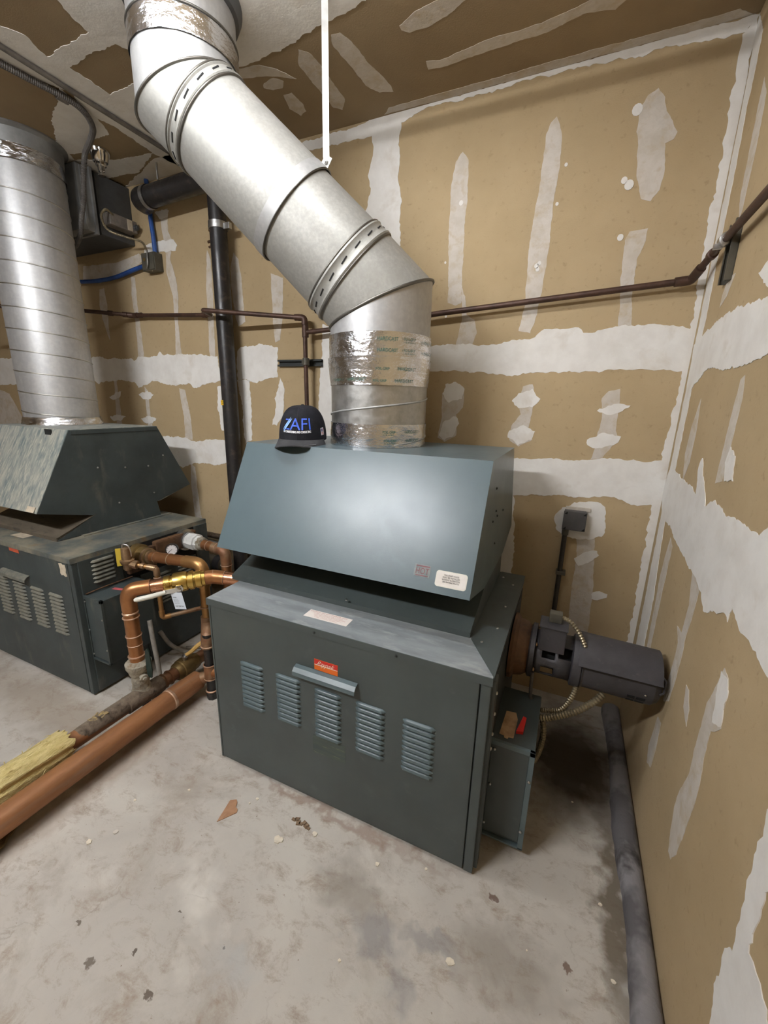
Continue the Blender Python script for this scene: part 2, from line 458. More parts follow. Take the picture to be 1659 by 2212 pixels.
def sweep(bm, pts, r, seg=14, loop=False, caps=True):
    """round tube along a polyline; r is one radius or one for each point"""
    pts = [V(p) for p in pts]
    n = len(pts)
    rs = r if isinstance(r, (list, tuple)) else [r] * n
    rings = []
    u = None
    for i, p in enumerate(pts):
        if loop:
            d = (pts[(i + 1) % n] - pts[i - 1])
        else:
            d = pts[min(i + 1, n - 1)] - pts[max(i - 1, 0)]
        d.normalize()
        if u is None:
            _, u, _ = frame(d)
        else:
            u = (u - d * u.dot(d)).normalized()
        v = d.cross(u)
        rings.append([bm.verts.new(p + (u * cos(2 * pi * k / seg) + v * sin(2 * pi * k / seg)) * rs[i]) for k in range(seg)])
    skin(bm, rings, caps, loop)
    return bm


def fillet(pts, rad, n=6):
    """round the corners of a polyline"""
    pts = [V(p) for p in pts]
    out = [pts[0]]
    for i in range(1, len(pts) - 1):
        p, a, b = pts[i], pts[i - 1], pts[i + 1]
        da, db = (a - p), (b - p)
        la, lb = da.length, db.length
        da.normalize()
        db.normalize()
        ang = da.angle(db)
        if ang > pi - 0.02:
            out.append(p)
            continue
        t = min(rad / math.tan(ang / 2), 0.48 * la, 0.48 * lb)
        s, e = p + da * t, p + db * t
        for k in range(n + 1):
            f = k / n
            out.append(s * (1 - f) ** 2 + p * 2 * f * (1 - f) + e * f * f)
    out.append(pts[-1])
    return out


def smooth_path(pts, n=8):
    """Catmull-Rom through the points"""
    pts = [V(p) for p in pts]
    q = [pts[0] * 2 - pts[1]] + pts + [pts[-1] * 2 - pts[-2]]
    out = []
    for i in range(1, len(q) - 2):
        for k in range(n):
            t = k / n
            out.append(0.5 * ((2 * q[i]) + (q[i + 1] - q[i - 1]) * t + (2 * q[i - 1] - 5 * q[i] + 4 * q[i + 1] - q[i + 2]) * t * t
                              + (3 * q[i] - q[i - 1] - 3 * q[i + 1] + q[i + 2]) * t ** 3))
    out.append(pts[-1])
    return out


def lathe(bm, p, d, prof, seg=24, closed=True):
    """turned shape: prof = (distance along d, radius)"""
    p = V(p)
    d, u, v = frame(d)
    rings = []
    for t, r in prof:
        rings.append([bm.verts.new(p + d * t + (u * cos(2 * pi * k / seg) + v * sin(2 * pi * k / seg)) * max(r, 1e-4)) for k in range(seg)])
    skin(bm, rings, closed)
    return bm


def ribbed(bm, pts, r, pitch=0.007, depth=0.0025, seg=10):
    """corrugated flexible conduit"""
    path = smooth_path(pts, 14)
    L = [0.0]
    for a, b in zip(path, path[1:]):
        L.append(L[-1] + (b - a).length)
    n = int(L[-1] / pitch) * 2
    out, rs = [], []
    j = 0
    for i in range(n + 1):
        s = L[-1] * i / n
        while j < len(L) - 2 and L[j + 1] < s:
            j += 1
        f = (s - L[j]) / max(L[j + 1] - L[j], 1e-6)
        out.append(path[j].lerp(path[j + 1], min(f, 1)))
        rs.append(r if i % 2 else r - depth)
    return sweep(bm, out, rs, seg)


def flat_poly(bm, pts, nrm, thick):
    """thin plate from an outline (list of 3-D points) with its own thickness along nrm"""
    nrm = V(nrm).normalized()
    pts = [V(p) for p in pts]
    o = pts[0]
    _, u, v = frame(nrm)
    flat = [V(((p - o).dot(u), (p - o).dot(v))) for p in pts]
    n = len(pts)
    vs, es, fs, _, oe, _ = delaunay_2d_cdt(flat, [], [list(range(n))], 1, 1e-6)
    top = [bm.verts.new(o + u * q.x + v * q.y + nrm * (thick + (pts[0] - o).dot(nrm))) for q in vs]
    cnt = {}
    for f in fs:
        bm.faces.new([top[i] for i in f])
        for a, b in zip(f, f[1:] + f[:1]):
            cnt.setdefault((min(a, b), max(a, b)), []).append((a, b))
    low = {}
    for e in cnt.values():
        if len(e) == 1:
            a, b = e[0]
            for i in (a, b):
                if i not in low:
                    low[i] = bm.verts.new(top[i].co - nrm * thick)
            bm.faces.new((top[b], top[a], low[a], low[b]))
    return bm


# lettering: Blender's own font turned into flat meshes
_text_cache = {}


def text_geo(s):
    if s in _text_cache:
        return _text_cache[s]
    cu = bpy.data.curves.new('lettering', 'FONT')
    cu.body = s
    cu.resolution_u = 3
    ob = bpy.data.objects.new('lettering', cu)
    COL.objects.link(ob)
    dg = bpy.context.evaluated_depsgraph_get()
    me = ob.evaluated_get(dg).to_mesh()
    vs = [(v.co.x, v.co.y) for v in me.vertices]
    fs = [tuple(p.vertices) for p in me.polygons]
    ob.evaluated_get(dg).to_mesh_clear()
    bpy.data.objects.remove(ob, do_unlink=True)
    bpy.data.curves.remove(cu)
    x0, x1 = min(v[0] for v in vs), max(v[0] for v in vs)
    y0, y1 = min(v[1] for v in vs), max(v[1] for v in vs)
    res = ([((x - x0) / (x1 - x0), (y - y0) / (y1 - y0)) for x, y in vs], fs)
    _text_cache[s] = res
    return res


def text_flat(bm, s, org, u, v, w, h, lift=0.0006, shear=0.0):
    """text fitted to a w x h rectangle at org spanned by directions u and v"""
    org, u, v = V(org), V(u).normalized(), V(v).normalized()
    n = u.cross(v)
    vs, fs = text_geo(s)
    bv = [bm.verts.new(org + u * ((x + shear * y) * w) + v * (y * h) + n * lift) for x, y in vs]
    for f in fs:
        try:
            bm.faces.new([bv[i] for i in f])
        except ValueError:
            pass
    return bm


def plate(name, org, u, v, w, h, t, mat, parent, rad=0.0):
    """thin rectangular label, corner at org"""
    org, u, v = V(org), V(u).normalized(), V(v).normalized()
    n = u.cross(v)
    bm = B()
    if rad > 0:
        pts = []
        for cx, cy, a0 in ((w - rad, h - rad, 0), (rad, h - rad, 90), (rad, rad, 180), (w - rad, rad, 270)):
            for k in range(5):
                a = math.radians(a0 + 22.5 * k)
                pts.append(org + u * (cx + rad * cos(a)) + v * (cy + rad * sin(a)))
    else:
        pts = [org, org + u * w, org + u * w + v * h, org + v * h]
    flat_poly(bm, pts, n, t)
    return mesh_obj(name, bm, mat, parent)


# ------------------------------------------------------------------ the room
def struct(name, bm, mat, parent=None, org=None):
    o = mesh_obj(name, bm, mat, parent, org=org)
    if parent is None:
        o['kind'] = 'structure'
    return o


X0, Y0 = -6.2, -3.4
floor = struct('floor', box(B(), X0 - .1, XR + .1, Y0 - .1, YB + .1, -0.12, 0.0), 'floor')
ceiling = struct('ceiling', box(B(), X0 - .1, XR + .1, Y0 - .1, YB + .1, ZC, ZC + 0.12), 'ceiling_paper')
wall_back = struct('wall_back', box(B(), X0 - .1, XR + .1, YB, YB + 0.12, -0.02, ZC + .02), 'paper')
wall_right = struct('wall_right', box(B(), XR, XR + 0.12, Y0, YB + .02, -0.02, ZC + .02), 'paper')
wall_left = struct('wall_left', box(B(), X0 - 0.12, X0, Y0, YB + .02, -0.02, ZC + .02), 'plain_wall')
wall_front = struct('wall_front', box(B(), X0, XR, Y0 - 0.12, Y0, -0.02, ZC + .02), 'plain_wall')

BACK_MUD = {
 'T': [
  [-2247,2937,-1910,2991,-1640,3051,-1338,3055,-1091,3078,-680,3072,-270,3073,78,3073,233,3072,433,3064,403,3020,386,3022,300,3026,131,3040,51,3035,-34,3046,-193,3047,-306,3052,-384,3059,-590,3049,-678,3045,-865,3057,-962,3030,-997,3025,-1169,2996,-1455,3004,-1641,3012,-1912,2963,-2211,2914],
  [-1170,3018,-997,3037,-1004,2956,-995,2854,-997,2751,-979,2686,-991,2580,-976,2469,-1004,2405,-1013,2268,-1009,1979,-1009,1398,-1173,1388,-1198,2036,-1217,2332,-1206,2631,-1165,2735,-1180,2823,-1152,2923],
  [433,3064,391,3016,394,2910,398,2793,396,2672,403,2529,398,2415,401,2331,407,2191,414,2045,413,1970,413,1855,415,1716,402,1528,403,1376,395,1169,404,1051,406,854,408,646,403,398,451,398,447,849,444,1390,442,1903,441,2355,439,2751],
  [-917,1956,-745,1958,-597,1961,-473,1950,-356,1962,-234,1980,-205,2006,-109,2011,-38,2014,-14,1988,119,2012,248,2016,382,2004,419,1985,424,1812,353,1816,243,1823,90,1812,-42,1809,-272,1810,-340,1795,-461,1811,-587,1817,-736,1818,-911,1812],
  [-2168,1958,-2137,1986,-2016,1989,-1976,2005,-1825,1977,-1835,1790,-1992,1770,-2013,1751,-2113,1776,-2184,1769],
  [-5245,1969,-3807,1943,-3650,1958,-3566,1938,-3255,1933,-3231,1915,-3171,1948,-3066,1939,-2961,1951,-2932,1976,-2900,1956,-2762,1956,-2667,1954,-2352,1935,-2334,1769,-2415,1756,-2604,1716,-2638,1743,-2845,1731,-2942,1755,-3044,1768,-3215,1712,-3262,1758,-3429,1768,-3668,1757,-3703,1738,-3788,1768,-5344,1722],
  [-334,1364,-268,1369,-110,1381,24,1379,210,1405,413,1405,417,1191,324,1184,218,1207,70,1195,-134,1184,-248,1166,-315,1159],
  [-3909,1281,-3036,1340,-2750,1345,-2631,1316,-2508,1341,-2277,1354,-2270,1184,-2433,1160,-2676,1151,-2809,1103,-2935,1138,-3968,1039],
  [-29,1089,0,1131,53,1163,160,1176,200,1156,218,1023,206,996,145,971,21,967,-20,1013],
  [-2957,2693,-2813,2700,-2676,2695,-2646,2658,-2664,2626,-2847,2637,-2994,2623],
  [-332,1209,-255,1160,-224,928,-216,704,-282,676,-320,799],
  [-1479,2100,-1430,2085,-1397,2018,-1402,1404,-1541,1396,-1527,1546,-1510,1691,-1481,1941],
  [-2188,1769,-2072,1770,-2073,1590,-2081,1365,-2148,1328,-2153,1588],
  [-1816,1790,-1781,1717,-1788,1658,-1801,1536,-1859,1472,-1898,1477,-1856,1596,-1869,1656,-1838,1716],
  [-2374,1728,-2338,1728,-2329,1418,-2361,1417,-2389,1582],
  [130,1647,175,1666,234,1659,192,1627,143,1613,96,1629],
  [70,1488,131,1525,216,1512,208,1485,142,1451,89,1457],
  [-284,1707,-218,1731,-172,1681,-208,1638,-276,1632,-315,1669],
  [-312,1515,-244,1547,-180,1517,-194,1473,-261,1439,-316,1478],
  [-679,1544,-609,1578,-587,1540,-615,1475,-667,1441,-702,1470],
  [-681,1751,-622,1764,-572,1728,-581,1673,-654,1652,-694,1702],
  [-3598,1637,-3507,1672,-3435,1684,-3468,1636,-3566,1619],
  [-3623,1473,-3517,1492,-3419,1480,-3485,1447,-3587,1443],
  [-3225,1661,-3122,1688,-3051,1664,-3095,1628,-3176,1626],
  [-3233,1468,-3134,1497,-3041,1475,-3101,1436,-3183,1437],
  [92,857,143,903,196,917,208,894,171,856,120,820],
  [207,681,238,696,277,686,275,667,235,641,207,645],
  [-2830,2877,-2759,2889,-2694,2872,-2713,2834,-2791,2833],
 ],
 'S': [
  [-663,2838,-632,2800,-627,2732,-626,2653,-628,2533,-628,2367,-622,2160,-649,2150,-695,2165,-702,2309,-713,2544,-712,2706,-695,2801],
  [-623,2237,-602,2192,-588,2102,-545,2077,-527,2009,-546,1945,-635,1948,-626,2013,-611,2081],
  [-242,2893,-214,2822,-208,2751,-210,2663,-217,2554,-213,2402,-222,2246,-235,2082,-258,1998,-316,2011,-297,2149,-306,2334,-300,2471,-285,2620,-280,2746,-280,2835,-265,2875],
  [141,2910,170,2873,183,2823,235,2742,225,2720,197,2710,211,2610,205,2544,178,2506,141,2519,110,2610,94,2746,84,2772,83,2852,107,2894],
  [116,2400,186,2404,185,2356,161,2286,163,2212,166,2136,186,2009,129,2012,113,2178,106,2292,103,2365],
  [-622,1764,-572,1728,-573,1629,-609,1590,-601,1475,-666,1433,-709,1457,-689,1575,-697,1702,-660,1751],
  [-265,1742,-220,1753,-204,1708,-205,1615,-218,1520,-189,1473,-256,1432,-307,1466,-303,1540,-261,1602,-282,1684],
  [133,1723,180,1734,186,1627,190,1539,206,1496,181,1460,149,1396,98,1392,111,1449,112,1513,122,1592,108,1690],
  [88,977,175,991,192,838,205,694,215,488,208,371,116,345,107,603,104,768,105,849],
  [-2147,2562,-2112,2518,-2094,2409,-2093,2271,-2084,2144,-2146,2118,-2168,2191,-2185,2361,-2183,2471],
  [-1857,2414,-1762,2380,-1780,2142,-1804,2019,-1842,2006,-1855,2119,-1857,2282],
  [-2377,2600,-2350,2542,-2350,2431,-2364,2143,-2374,1932,-2428,1927,-2416,2146,-2407,2379],
  [-2782,2884,-2705,2887,-2722,2751,-2690,2691,-2725,2581,-2688,2461,-2682,2341,-2708,2160,-2702,1939,-2764,1940,-2741,2162,-2733,2345,-2775,2498,-2762,2642,-2780,2758],
  [-3151,2510,-3108,2497,-3118,2309,-3111,2180,-3110,1930,-3176,1921,-3163,2182,-3168,2376],
  [-3533,2452,-3475,2458,-3465,2332,-3488,2078,-3510,2130,-3544,2235,-3560,2338],
  [-3508,1775,-3475,1768,-3474,1554,-3485,1304,-3558,1300,-3525,1590],
  [-3148,1723,-3111,1688,-3119,1490,-3093,1326,-3165,1322,-3155,1562],
  [-2763,1715,-2701,1702,-2680,1574,-2669,1472,-2673,1331,-2753,1327,-2738,1504,-2759,1641],
  [-2716,1148,-2671,1115,-2662,778,-2634,586,-2724,572,-2725,770,-2731,961],
  [-5315,1686,-5121,1644,-4972,1426,-5078,959,-5574,919],
  [-3691,2630,-3303,2615,-3039,2649,-2987,2607,-3162,2533,-3523,2494,-3716,2534],
 ],
}
RIGHT_MUD = {
 'T': [
  [2339,3070,2224,2958,2220,2810,2231,2705,2212,2521,2208,2368,2204,2206,2191,2019,2185,1823,2180,1617,2183,1418,2177,1208,2145,996,2095,809,2077,542,2246,442,2263,872,2281,1395,2288,1898,2297,2345,2304,2740],
  [2306,1919,2204,1933,2009,1966,1766,1965,1543,1945,1427,1941,1346,1808,1442,1787,1496,1781,1634,1776,1786,1774,1996,1798,2099,1763,2250,1714],
  [2358,1284,2271,1386,2023,1370,1881,1365,1795,1352,1832,1442,1811,1478,1660,1334,1576,1373,1460,1349,1304,1358,1218,1356,1186,1385,1120,1435,931,1123,1010,1108,1031,1112,1080,1128,1125,1130,1198,1129,1256,1153,1265,1105,1288,1116,1450,1049,1503,1088,1581,1106,1679,1103,1846,1125,2056,1159,2264,1150],
  [878,902,863,851,870,795,866,731,856,671,845,609,839,569,864,539,858,498,862,433,833,352,820,309,678,615,712,642,746,646,780,645,795,639,802,707,810,781,806,840,825,916,848,955],
  [1660,2032,1590,2048,1488,1955,1560,1972,1631,2013],
  [1175,992,1157,967,1155,915,1145,871,1196,846,1218,917,1222,985],
  [1534,1438,1563,1491,1549,1541,1493,1519,1467,1449],
 ],
 'S': [
  [2069,2729,2002,2648,1983,2526,1988,2411,1988,2317,2010,2283,2058,2385,2065,2526,2071,2661],
  [1975,2099,1900,2095,1953,2035,2014,2009,2016,2049],
  [1575,1745,1549,1680,1551,1628,1553,1547,1557,1435,1616,1418,1616,1513,1612,1599,1608,1681,1605,1734],
  [2004,1689,1970,1568,1970,1443,2016,1361,2072,1469,2055,1582],
  [2018,1120,1958,1098,1961,948,1965,871,1965,748,1964,620,2025,558,2029,630,2044,818,2059,918,2044,1028],
  [1640,1117,1567,1138,1528,1077,1534,995,1550,897,1544,831,1552,716,1568,636,1628,592,1630,663,1615,781,1615,846,1667,885,1600,892,1591,1002],
  [1442,792,1409,795,1369,750,1359,698,1420,725],
  [1211,1001,1175,992,1157,967,1155,915,1143,869,1193,820,1195,779,1187,725,1173,662,1172,598,1185,491,1198,378,1226,324,1256,320,1280,379,1295,451,1287,525,1254,619,1262,703,1255,785,1260,860,1226,948],
  [1652,507,1597,519,1586,412,1600,313,1658,285,1683,344],
 ],
}
CEIL_MUD = {
 'T': [
  [-2419,1038,-2263,1326,-2303,1426,-2270,1461,-2272,1502,-2273,1655,-2273,1712,-2250,1792,-2330,1875,-2325,2041,-2300,2247,-2476,2406,-2526,2106,-2499,1862,-2533,1708,-2446,1618,-2458,1564,-2556,1372,-2575,1283],
  [-2367,1422,-2303,1426,-1944,1413,-1765,1396,-1676,1403,-1226,1446,-1283,1606,-1580,1798,-1818,1731,-1953,1499,-2122,1489,-2272,1502,-2360,1510],
  [-2508,1761,-2252,1680,-2107,1677,-2057,1678,-1957,1674,-1916,1815,-2154,1824,-2254,1805],
  [-1957,1268,-1983,1338,-2006,1429,-1888,1466,-1755,1432,-1617,1317],
  [-1490,1677,-1375,1712,-1176,1692,-1036,1668,-916,1661,-671,1661,-788,1551,-1255,1434],
  [-1599,1790,-1494,1791,-1341,1788,-1110,1752,-894,1727,-908,1647,-1153,1659,-1338,1669,-1490,1677],
  [-2458,1564,-2533,1708,-2516,1773,-2598,1887,-2718,1885,-2930,1947,-3093,1908,-2935,1798,-2774,1690],
  [-2935,1798,-3066,1973,-2816,2071,-2526,2106,-2816,2225,-3099,2195,-3220,1951],
  [-3102,2327,-2595,2158,-2204,2159,-2401,2375,-2793,2379,-3090,2423],
 ],
 'S': [
  [-1090,1805,-1050,1810,-1028,1866,-1010,2002,-974,2149,-979,2188,-1043,2169,-1084,2104,-1095,1968,-1110,1857],
  [-1255,1815,-1220,1850,-1213,1948,-1220,2147,-1267,2206,-1302,2174,-1304,2031,-1303,1883],
  [-1519,1912,-1457,1901,-1425,1935,-1457,1969,-1508,1964,-1539,1936],
  [-1482,2008,-1435,2010,-1429,2097,-1444,2146,-1491,2165,-1515,2099],
  [-820,1893,-820,1871,-745,1838,-651,1827,-595,1813,-528,1849,-557,1866,-638,1903,-727,1920,-793,1916],
  [-779,2075,-722,2093,-511,2066,-309,2070,-171,2045,-119,2028,-5,2075,-54,2113,-163,2088,-295,2120,-493,2122,-724,2133,-784,2122],
  [-1043,2278,-668,2282,-268,2278,72,2282,224,2285,363,2281,435,2339,77,2324,-269,2323,-679,2325,-1085,2316],
  [-1580,1798,-1465,1817,-1405,1869,-1361,1946,-1432,1902,-1511,1870,-1610,1845],
 ],
}



def rough_outline(p, rg, amp, step):
    """subdivide an outline and push the points about, like the edge a trowel leaves"""
    pts = [(p[i] / 1000.0, p[i + 1] / 1000.0) for i in range(0, len(p), 2)]
    out = []
    n = len(pts)
    drift = 0.0
    for i in range(n):
        ax, ay = pts[i]
        bx, by = pts[(i + 1) % n]
        L = math.hypot(bx - ax, by - ay)
        k = max(1, int(L / step))
        nx, ny = (-(by - ay) / L, (bx - ax) / L) if L > 1e-6 else (0, 0)
        for j in range(k):
            t = j / k
            drift = 0.6 * drift + rg.uniform(-1, 1) * amp
            s = drift if j else drift * 0.3
            out.append((ax + (bx - ax) * t + nx * s, ay + (by - ay) * t + ny * s))
    return out


def mud(wall, polys, place, nrm, lo, hi):
    rg = random.Random(11)
    cnt = 0
    for key, mat, t0, amp in (('S', 'skim', 0.0006, 0.0022), ('T', 'mud', 0.0016, 0.0050)):
        for p in polys[key]:
            o2 = rough_outline(p, rg, amp, 0.012)
            o2 = [(min(max(a, lo[0]), hi[0]), min(max(b, lo[1]), hi[1])) for a, b in o2]
            q = [o2[0]]
            for a in o2[1:]:
                if abs(a[0] - q[-1][0]) + abs(a[1] - q[-1][1]) > 1e-4:
                    q.append(a)
            bm = B()
            flat_poly(bm, [place(a, b) for a, b in q], nrm, t0 + 0.00012 * (cnt % 8))
            mesh_obj('joint_compound', bm, mat, wall)
            cnt += 1


mud(wall_back, BACK_MUD, lambda a, b: (a, YB, b), (0, -1, 0), (X0, 0), (XR - .0005, ZC - .0005))
mud(wall_right, RIGHT_MUD, lambda a, b: (XR, a, b), (-1, 0, 0), (Y0, 0.002), (YB - .0005, ZC - .0005))
mud(ceiling, CEIL_MUD, lambda a, b: (a, b, ZC), (0, 0, -1), (X0, Y0), (XR - .0005, YB - .0005))
# fluorescent battens: white housing, two bare tubes, end caps
tube_mat = bpy.data.materials.new('fluorescent_tube')
tube_mat.use_nodes = True
for lx, ly, ll, watts in LAMPS:
    cl = thing('ceiling_light', 'white fluorescent batten with two bare tubes on the ceiling at y %.1f m' % ly, 'light', (lx, ly, ZC))
    cl['label'] = 'white fluorescent batten with two tubes above the clean boiler' if ly > 0 else 'white fluorescent batten with two tubes near the viewer'
    mesh_obj('housing', box(B(), lx - ll / 2 - .03, lx + ll / 2 + .03, ly - .085, ly + .085, ZC - .055, ZC - .001, .006), 'white_paint', cl)
    tm = tube_mat.copy()
    em = tm.node_tree.nodes['Principled BSDF']
    em.inputs['Emission Color'].default_value = (*LAMP_COLOR, 1)
    em.inputs['Emission Strength'].default_value = watts / (pi * 2 * 2 * pi * .016 * ll)
    for s in (-1, 1):
        mesh_obj('tube', sweep(B(), [(lx - ll / 2, ly + s * .045, ZC - .085), (lx + ll / 2, ly + s * .045, ZC - .085)], .016, 10), tm, cl, smooth='auto')
        for e in (-1, 1):
            mesh_obj('tube_holder', box(B(), lx + e * (ll / 2 + .012) - .010, lx + e * (ll / 2 + .012) + .010, ly + s * .045 - .018, ly + s * .045 + .018, ZC - .105, ZC - .054), 'white_plastic', cl)
# small fastener dabs, whiter than the skim they sit on
bm = B()
for x, z, r in ((-0.655, 2.62, .012), (0.075, 2.85, .022), (0.086, 2.58, .020), (0.065, 2.60, .014), (-0.262, 2.30, .011), (-0.250, 2.31, .010),
                (-0.255, 2.285, .010), (-0.72, 2.36, .006), (-0.70, 2.10, .007), (0.083, 2.38, .014), (-0.18, 2.70, .008), (-0.20, 2.55, .008)):
    flat_poly(bm, [(x + r * cos(a) * 0.9, YB - .0015, z + r * sin(a)) for a in [k * pi / 6 for k in range(12)]], (0, -1, 0), .0012)
dab = mesh_obj('fastener_dabs', bm, 'mud', wall_back)
dab['kind'] = 'stuff'

# grey sealed cove of mastic along the foot of the right wall
bm = B()
rings = []
NY = 90
rg = random.Random(5)
edge = 0.0
for i in range(NY + 1):
    y = 0.2 + (YB - 0.005 - 0.2) * i / NY
    edge = 0.75 * edge + rg.uniform(-.0022, .0022)
    w = 0.082 + edge + 0.007 * sin(y * 9)
    hgt = 0.046 + 0.004 * sin(y * 5 + 1) + rg.uniform(-.001, .001)
    ring = []
    for k in range(9):
        a = pi * k / 8
        ring.append(bm.verts.new((XR - .0005 - w * 0.5 + w * 0.5 * cos(a) * (1 if k else 1), y, max(.0005, hgt * sin(a) ** 0.7))))
    rings.append(ring)
for a, b in zip(rings, rings[1:]):
    for k in range(8):
        bm.faces.new((a[k], a[k + 1], b[k + 1], b[k]))
o = mesh_obj('baseboard_right', bm, 'mastic', None, smooth=True)
o['kind'] = 'structure'


# ------------------------------------------------------------------ boilers
def louver_mesh(w):
    """pressed louver: half-round hood, closed above and open below"""
    bm = B()
    prof = [(0.0, 0.0105), (-0.004, 0.0098), (-0.0085, 0.0066), (-0.0115, 0.0), (-0.0112, -0.0022), (-0.0095, -0.0022), (-0.0095, 0.0)]
    n = 10
    rows = []
    for i in range(n + 1):
        s = -1 + 2 * i / n
        x = s * w / 2
        k = max(0.0, 1 - max(0, (abs(s) - 0.90) / 0.10) ** 2) ** 0.5
        rows.append([bm.verts.new((x, y * k, z * (0.45 + 0.55 * k))) for y, z in prof])
    for a, b in zip(rows, rows[1:]):
        for j in range(len(prof) - 1):
            bm.faces.new((a[j], a[j + 1], b[j + 1], b[j]))
    return bm


def screws(name, pts, nrm, r, mat, parent, one_by_one=False):
    bm = B()
    for p in pts:
        lathe(bm, V(p), nrm, [(0, r), (r * .5, r * .9), (r * .8, r * .5), (r * .85, 0.0005)], 8)
    o = mesh_obj(name, bm, mat, parent, smooth='auto')
    o['kind'] = 'stuff'
    return o


def boiler(root, x0, x1, hx0, hx1, dy, mats, groups, handle_x, hood_top, film=None):
    cab, hood, lid, lou, flare = mats
    # cabinet body, recessed behind its front panel
    mesh_obj('cabinet', box(B(), x0, x1, YF + .016, 2.02, .012, .806, .003), cab, root)
    mesh_obj('base_skid', box(B(), x0 + .02, x1 - .02, YF + .03, 2.0, 0.0, .014), 'rust', root)
    fp = mesh_obj('front_panel', box(B(), x0 + .012, x1 - .036, YF, YF + .016, .016, .800, .003), cab, root)
    mesh_obj('corner_post', box(B(), x1 - .032, x1, YF + .001, YF + .020, .010, .806, .003), cab, root)
    mesh_obj('corner_post', box(B(), x0, x0 + .009, YF + .001, YF + .020, .010, .806, .002), cab, root)
    # folded cover: top sheet with a lip all round
    lbm = B()
    box(lbm, x0 - .004, x1 + .004, YF - .005, 2.024, .822, ZL, .002)
    box(lbm, x0 - .004, x1 + .004, YF - .005, YF - .002, .798, .824)
    box(lbm, x1 + .001, x1 + .004, YF - .002, 2.024, .798, .824)
    box(lbm, x0 - .004, x0 - .001, YF - .002, 2.024, .798, .824)
    mesh_obj('cover', lbm, lid, root)
    if film:
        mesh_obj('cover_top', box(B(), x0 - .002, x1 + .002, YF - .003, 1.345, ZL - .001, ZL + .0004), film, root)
    # louvers pressed into the front panel, each its own piece
    first = None
    src_x, src_z = 0, 0
    for gx, n, ztop in groups:
        for k in range(n):
            z = ztop - .0225 * k
            if first is None:
                lm = louver_mesh(.122)
                bmesh.ops.translate(lm, verts=lm.verts[:], vec=V((gx, YF, z)))
                first = mesh_obj('louver', lm, lou, fp, smooth='auto')
                src_x, src_z = gx, z
            else:
                inst('louver', first, fp, (gx - src_x, 0, z - src_z))
    # bent-sheet pull handle
    bm = B()
    hz = -.018
    pr = [(y, z + hz) for y, z in ((YF, .668), (YF - .016, .663), (YF - .028, .650), (YF - .030, .634), (YF - .028, .634), (YF - .0262, .649), (YF - .015, .661), (YF, .666))]
    prism_x(bm, pr, handle_x - .136, handle_x + .136)
    mesh_obj('handle', bm, lou, fp)
    # draft hood: skirt that overhangs, waist, flared foot
    c = 1.771 + dy
    T = hood_top
    sk = [(c - .279, T), (c + .279, T), (c + .505, 1.010), (c + .245, .935), (c - .215, .935), (c - .505, 1.010)]
    mesh_obj('draft_hood', prism_x(B(), sk, hx0, hx1), hood, root)
    ft = [(c - .215, .937), (c + .215, .937), (c + .235, ZL + .010), (c + .24, ZL), (c - .432, ZL), (c - .432, ZL + .022)]
    mesh_obj('hood_foot', prism_x(B(), ft, hx0 + .001, hx1 - .001), flare, root)
    # folded flange under the hood's front edge and top seam
    return fp


main = thing('boiler', 'clean dark green boiler with a cap lying on its hood', 'boiler', (-.724, 1.6, 0))
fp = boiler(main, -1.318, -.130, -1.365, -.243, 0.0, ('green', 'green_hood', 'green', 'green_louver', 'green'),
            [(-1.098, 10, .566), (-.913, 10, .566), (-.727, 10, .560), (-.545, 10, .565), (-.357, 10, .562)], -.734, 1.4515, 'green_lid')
# hood hem, side screws, cover screws
screws('screws', [(-.243, 1.62, 1.33), (-.243, 1.66, 1.23), (-.243, 1.60, 1.20), (-.243, 1.70, 1.20), (-.243, 1.86, 1.19), (-.243, 1.70, 1.08)], (1, 0, 0), .005, 'dark_metal', main)
screws('screws', [(-.75, 1.332, .865), (-.20, 1.33, .829), (-.165, 1.45, .829), (-.165, 1.64, .829), (-.165, 1.88, .829), (-.22, 1.95, .829)], (0, 0, 1), .006, 'steel', main)
screws('screws', [(-.78, 1.143, .812), (-.45, 1.143, .812)], (0, -1, 0), .005, 'dark_metal', main)
# right-hand cover strip, a separate plate folded over the side
mesh_obj('side_cover', flat_poly(B(), [(-.124, 1.146, ZL + .0006), (-.124, 2.02, ZL + .0006), (-.239, 2.02, ZL + .0006), (-.239, 1.335, ZL + .0006)], (0, 0, 1), .002), 'green', main)
# side opening towards the pump, dark behind a frame
mesh_obj('side_recess', box(B(), -.131, -.126, 1.22, 1.98, .02, .78), 'dark_metal', main)
mesh_obj('side_post', box(B(), -.132, -.118, 1.172, 1.215, .012, .80, .002), 'green', main)
screws('screws', [(-.118, 1.20, .74), (-.118, 1.20, .66), (-.118, 1.20, .58), (-.118, 1.20, .52)], (1, 0, 0), .006, 'steel', main)
# stickers
st = plate('caution_sticker', (-.871, 1.205, ZL + .0008), (1, 0.012, 0), (-.012, 1, 0), .190, .055, .0006, 'paper_warm', main)
bm = B()
text_flat(bm, 'CAUTION: DO NOT OPERATE UNIT', (-.866, 1.248, ZL + .0016), (1, .012, 0), (-.012, 1, 0), .165, .006)
for k, w in enumerate((.13, .14, .12, .10)):
    text_flat(bm, ('unless all covers are in place', 'read instructions before lighting', 'keep area clear and ventilated', 'see rating plate')[k],
              (-.845 + .006 * k, 1.238 - .0085 * k, ZL + .0016), (1, .012, 0), (-.012, 1, 0), w, .005)
mesh_obj('lettering', bm, 'ink_red', st)
# front of the hood as a plane: along x and up the slope
HV = V((0, .226, .4415)).normalized()
HN = V((1, 0, 0)).cross(HV)


def on_hood(x, s):
    return V((x, 1.266, 1.010)) + HV * s + HN * .0003


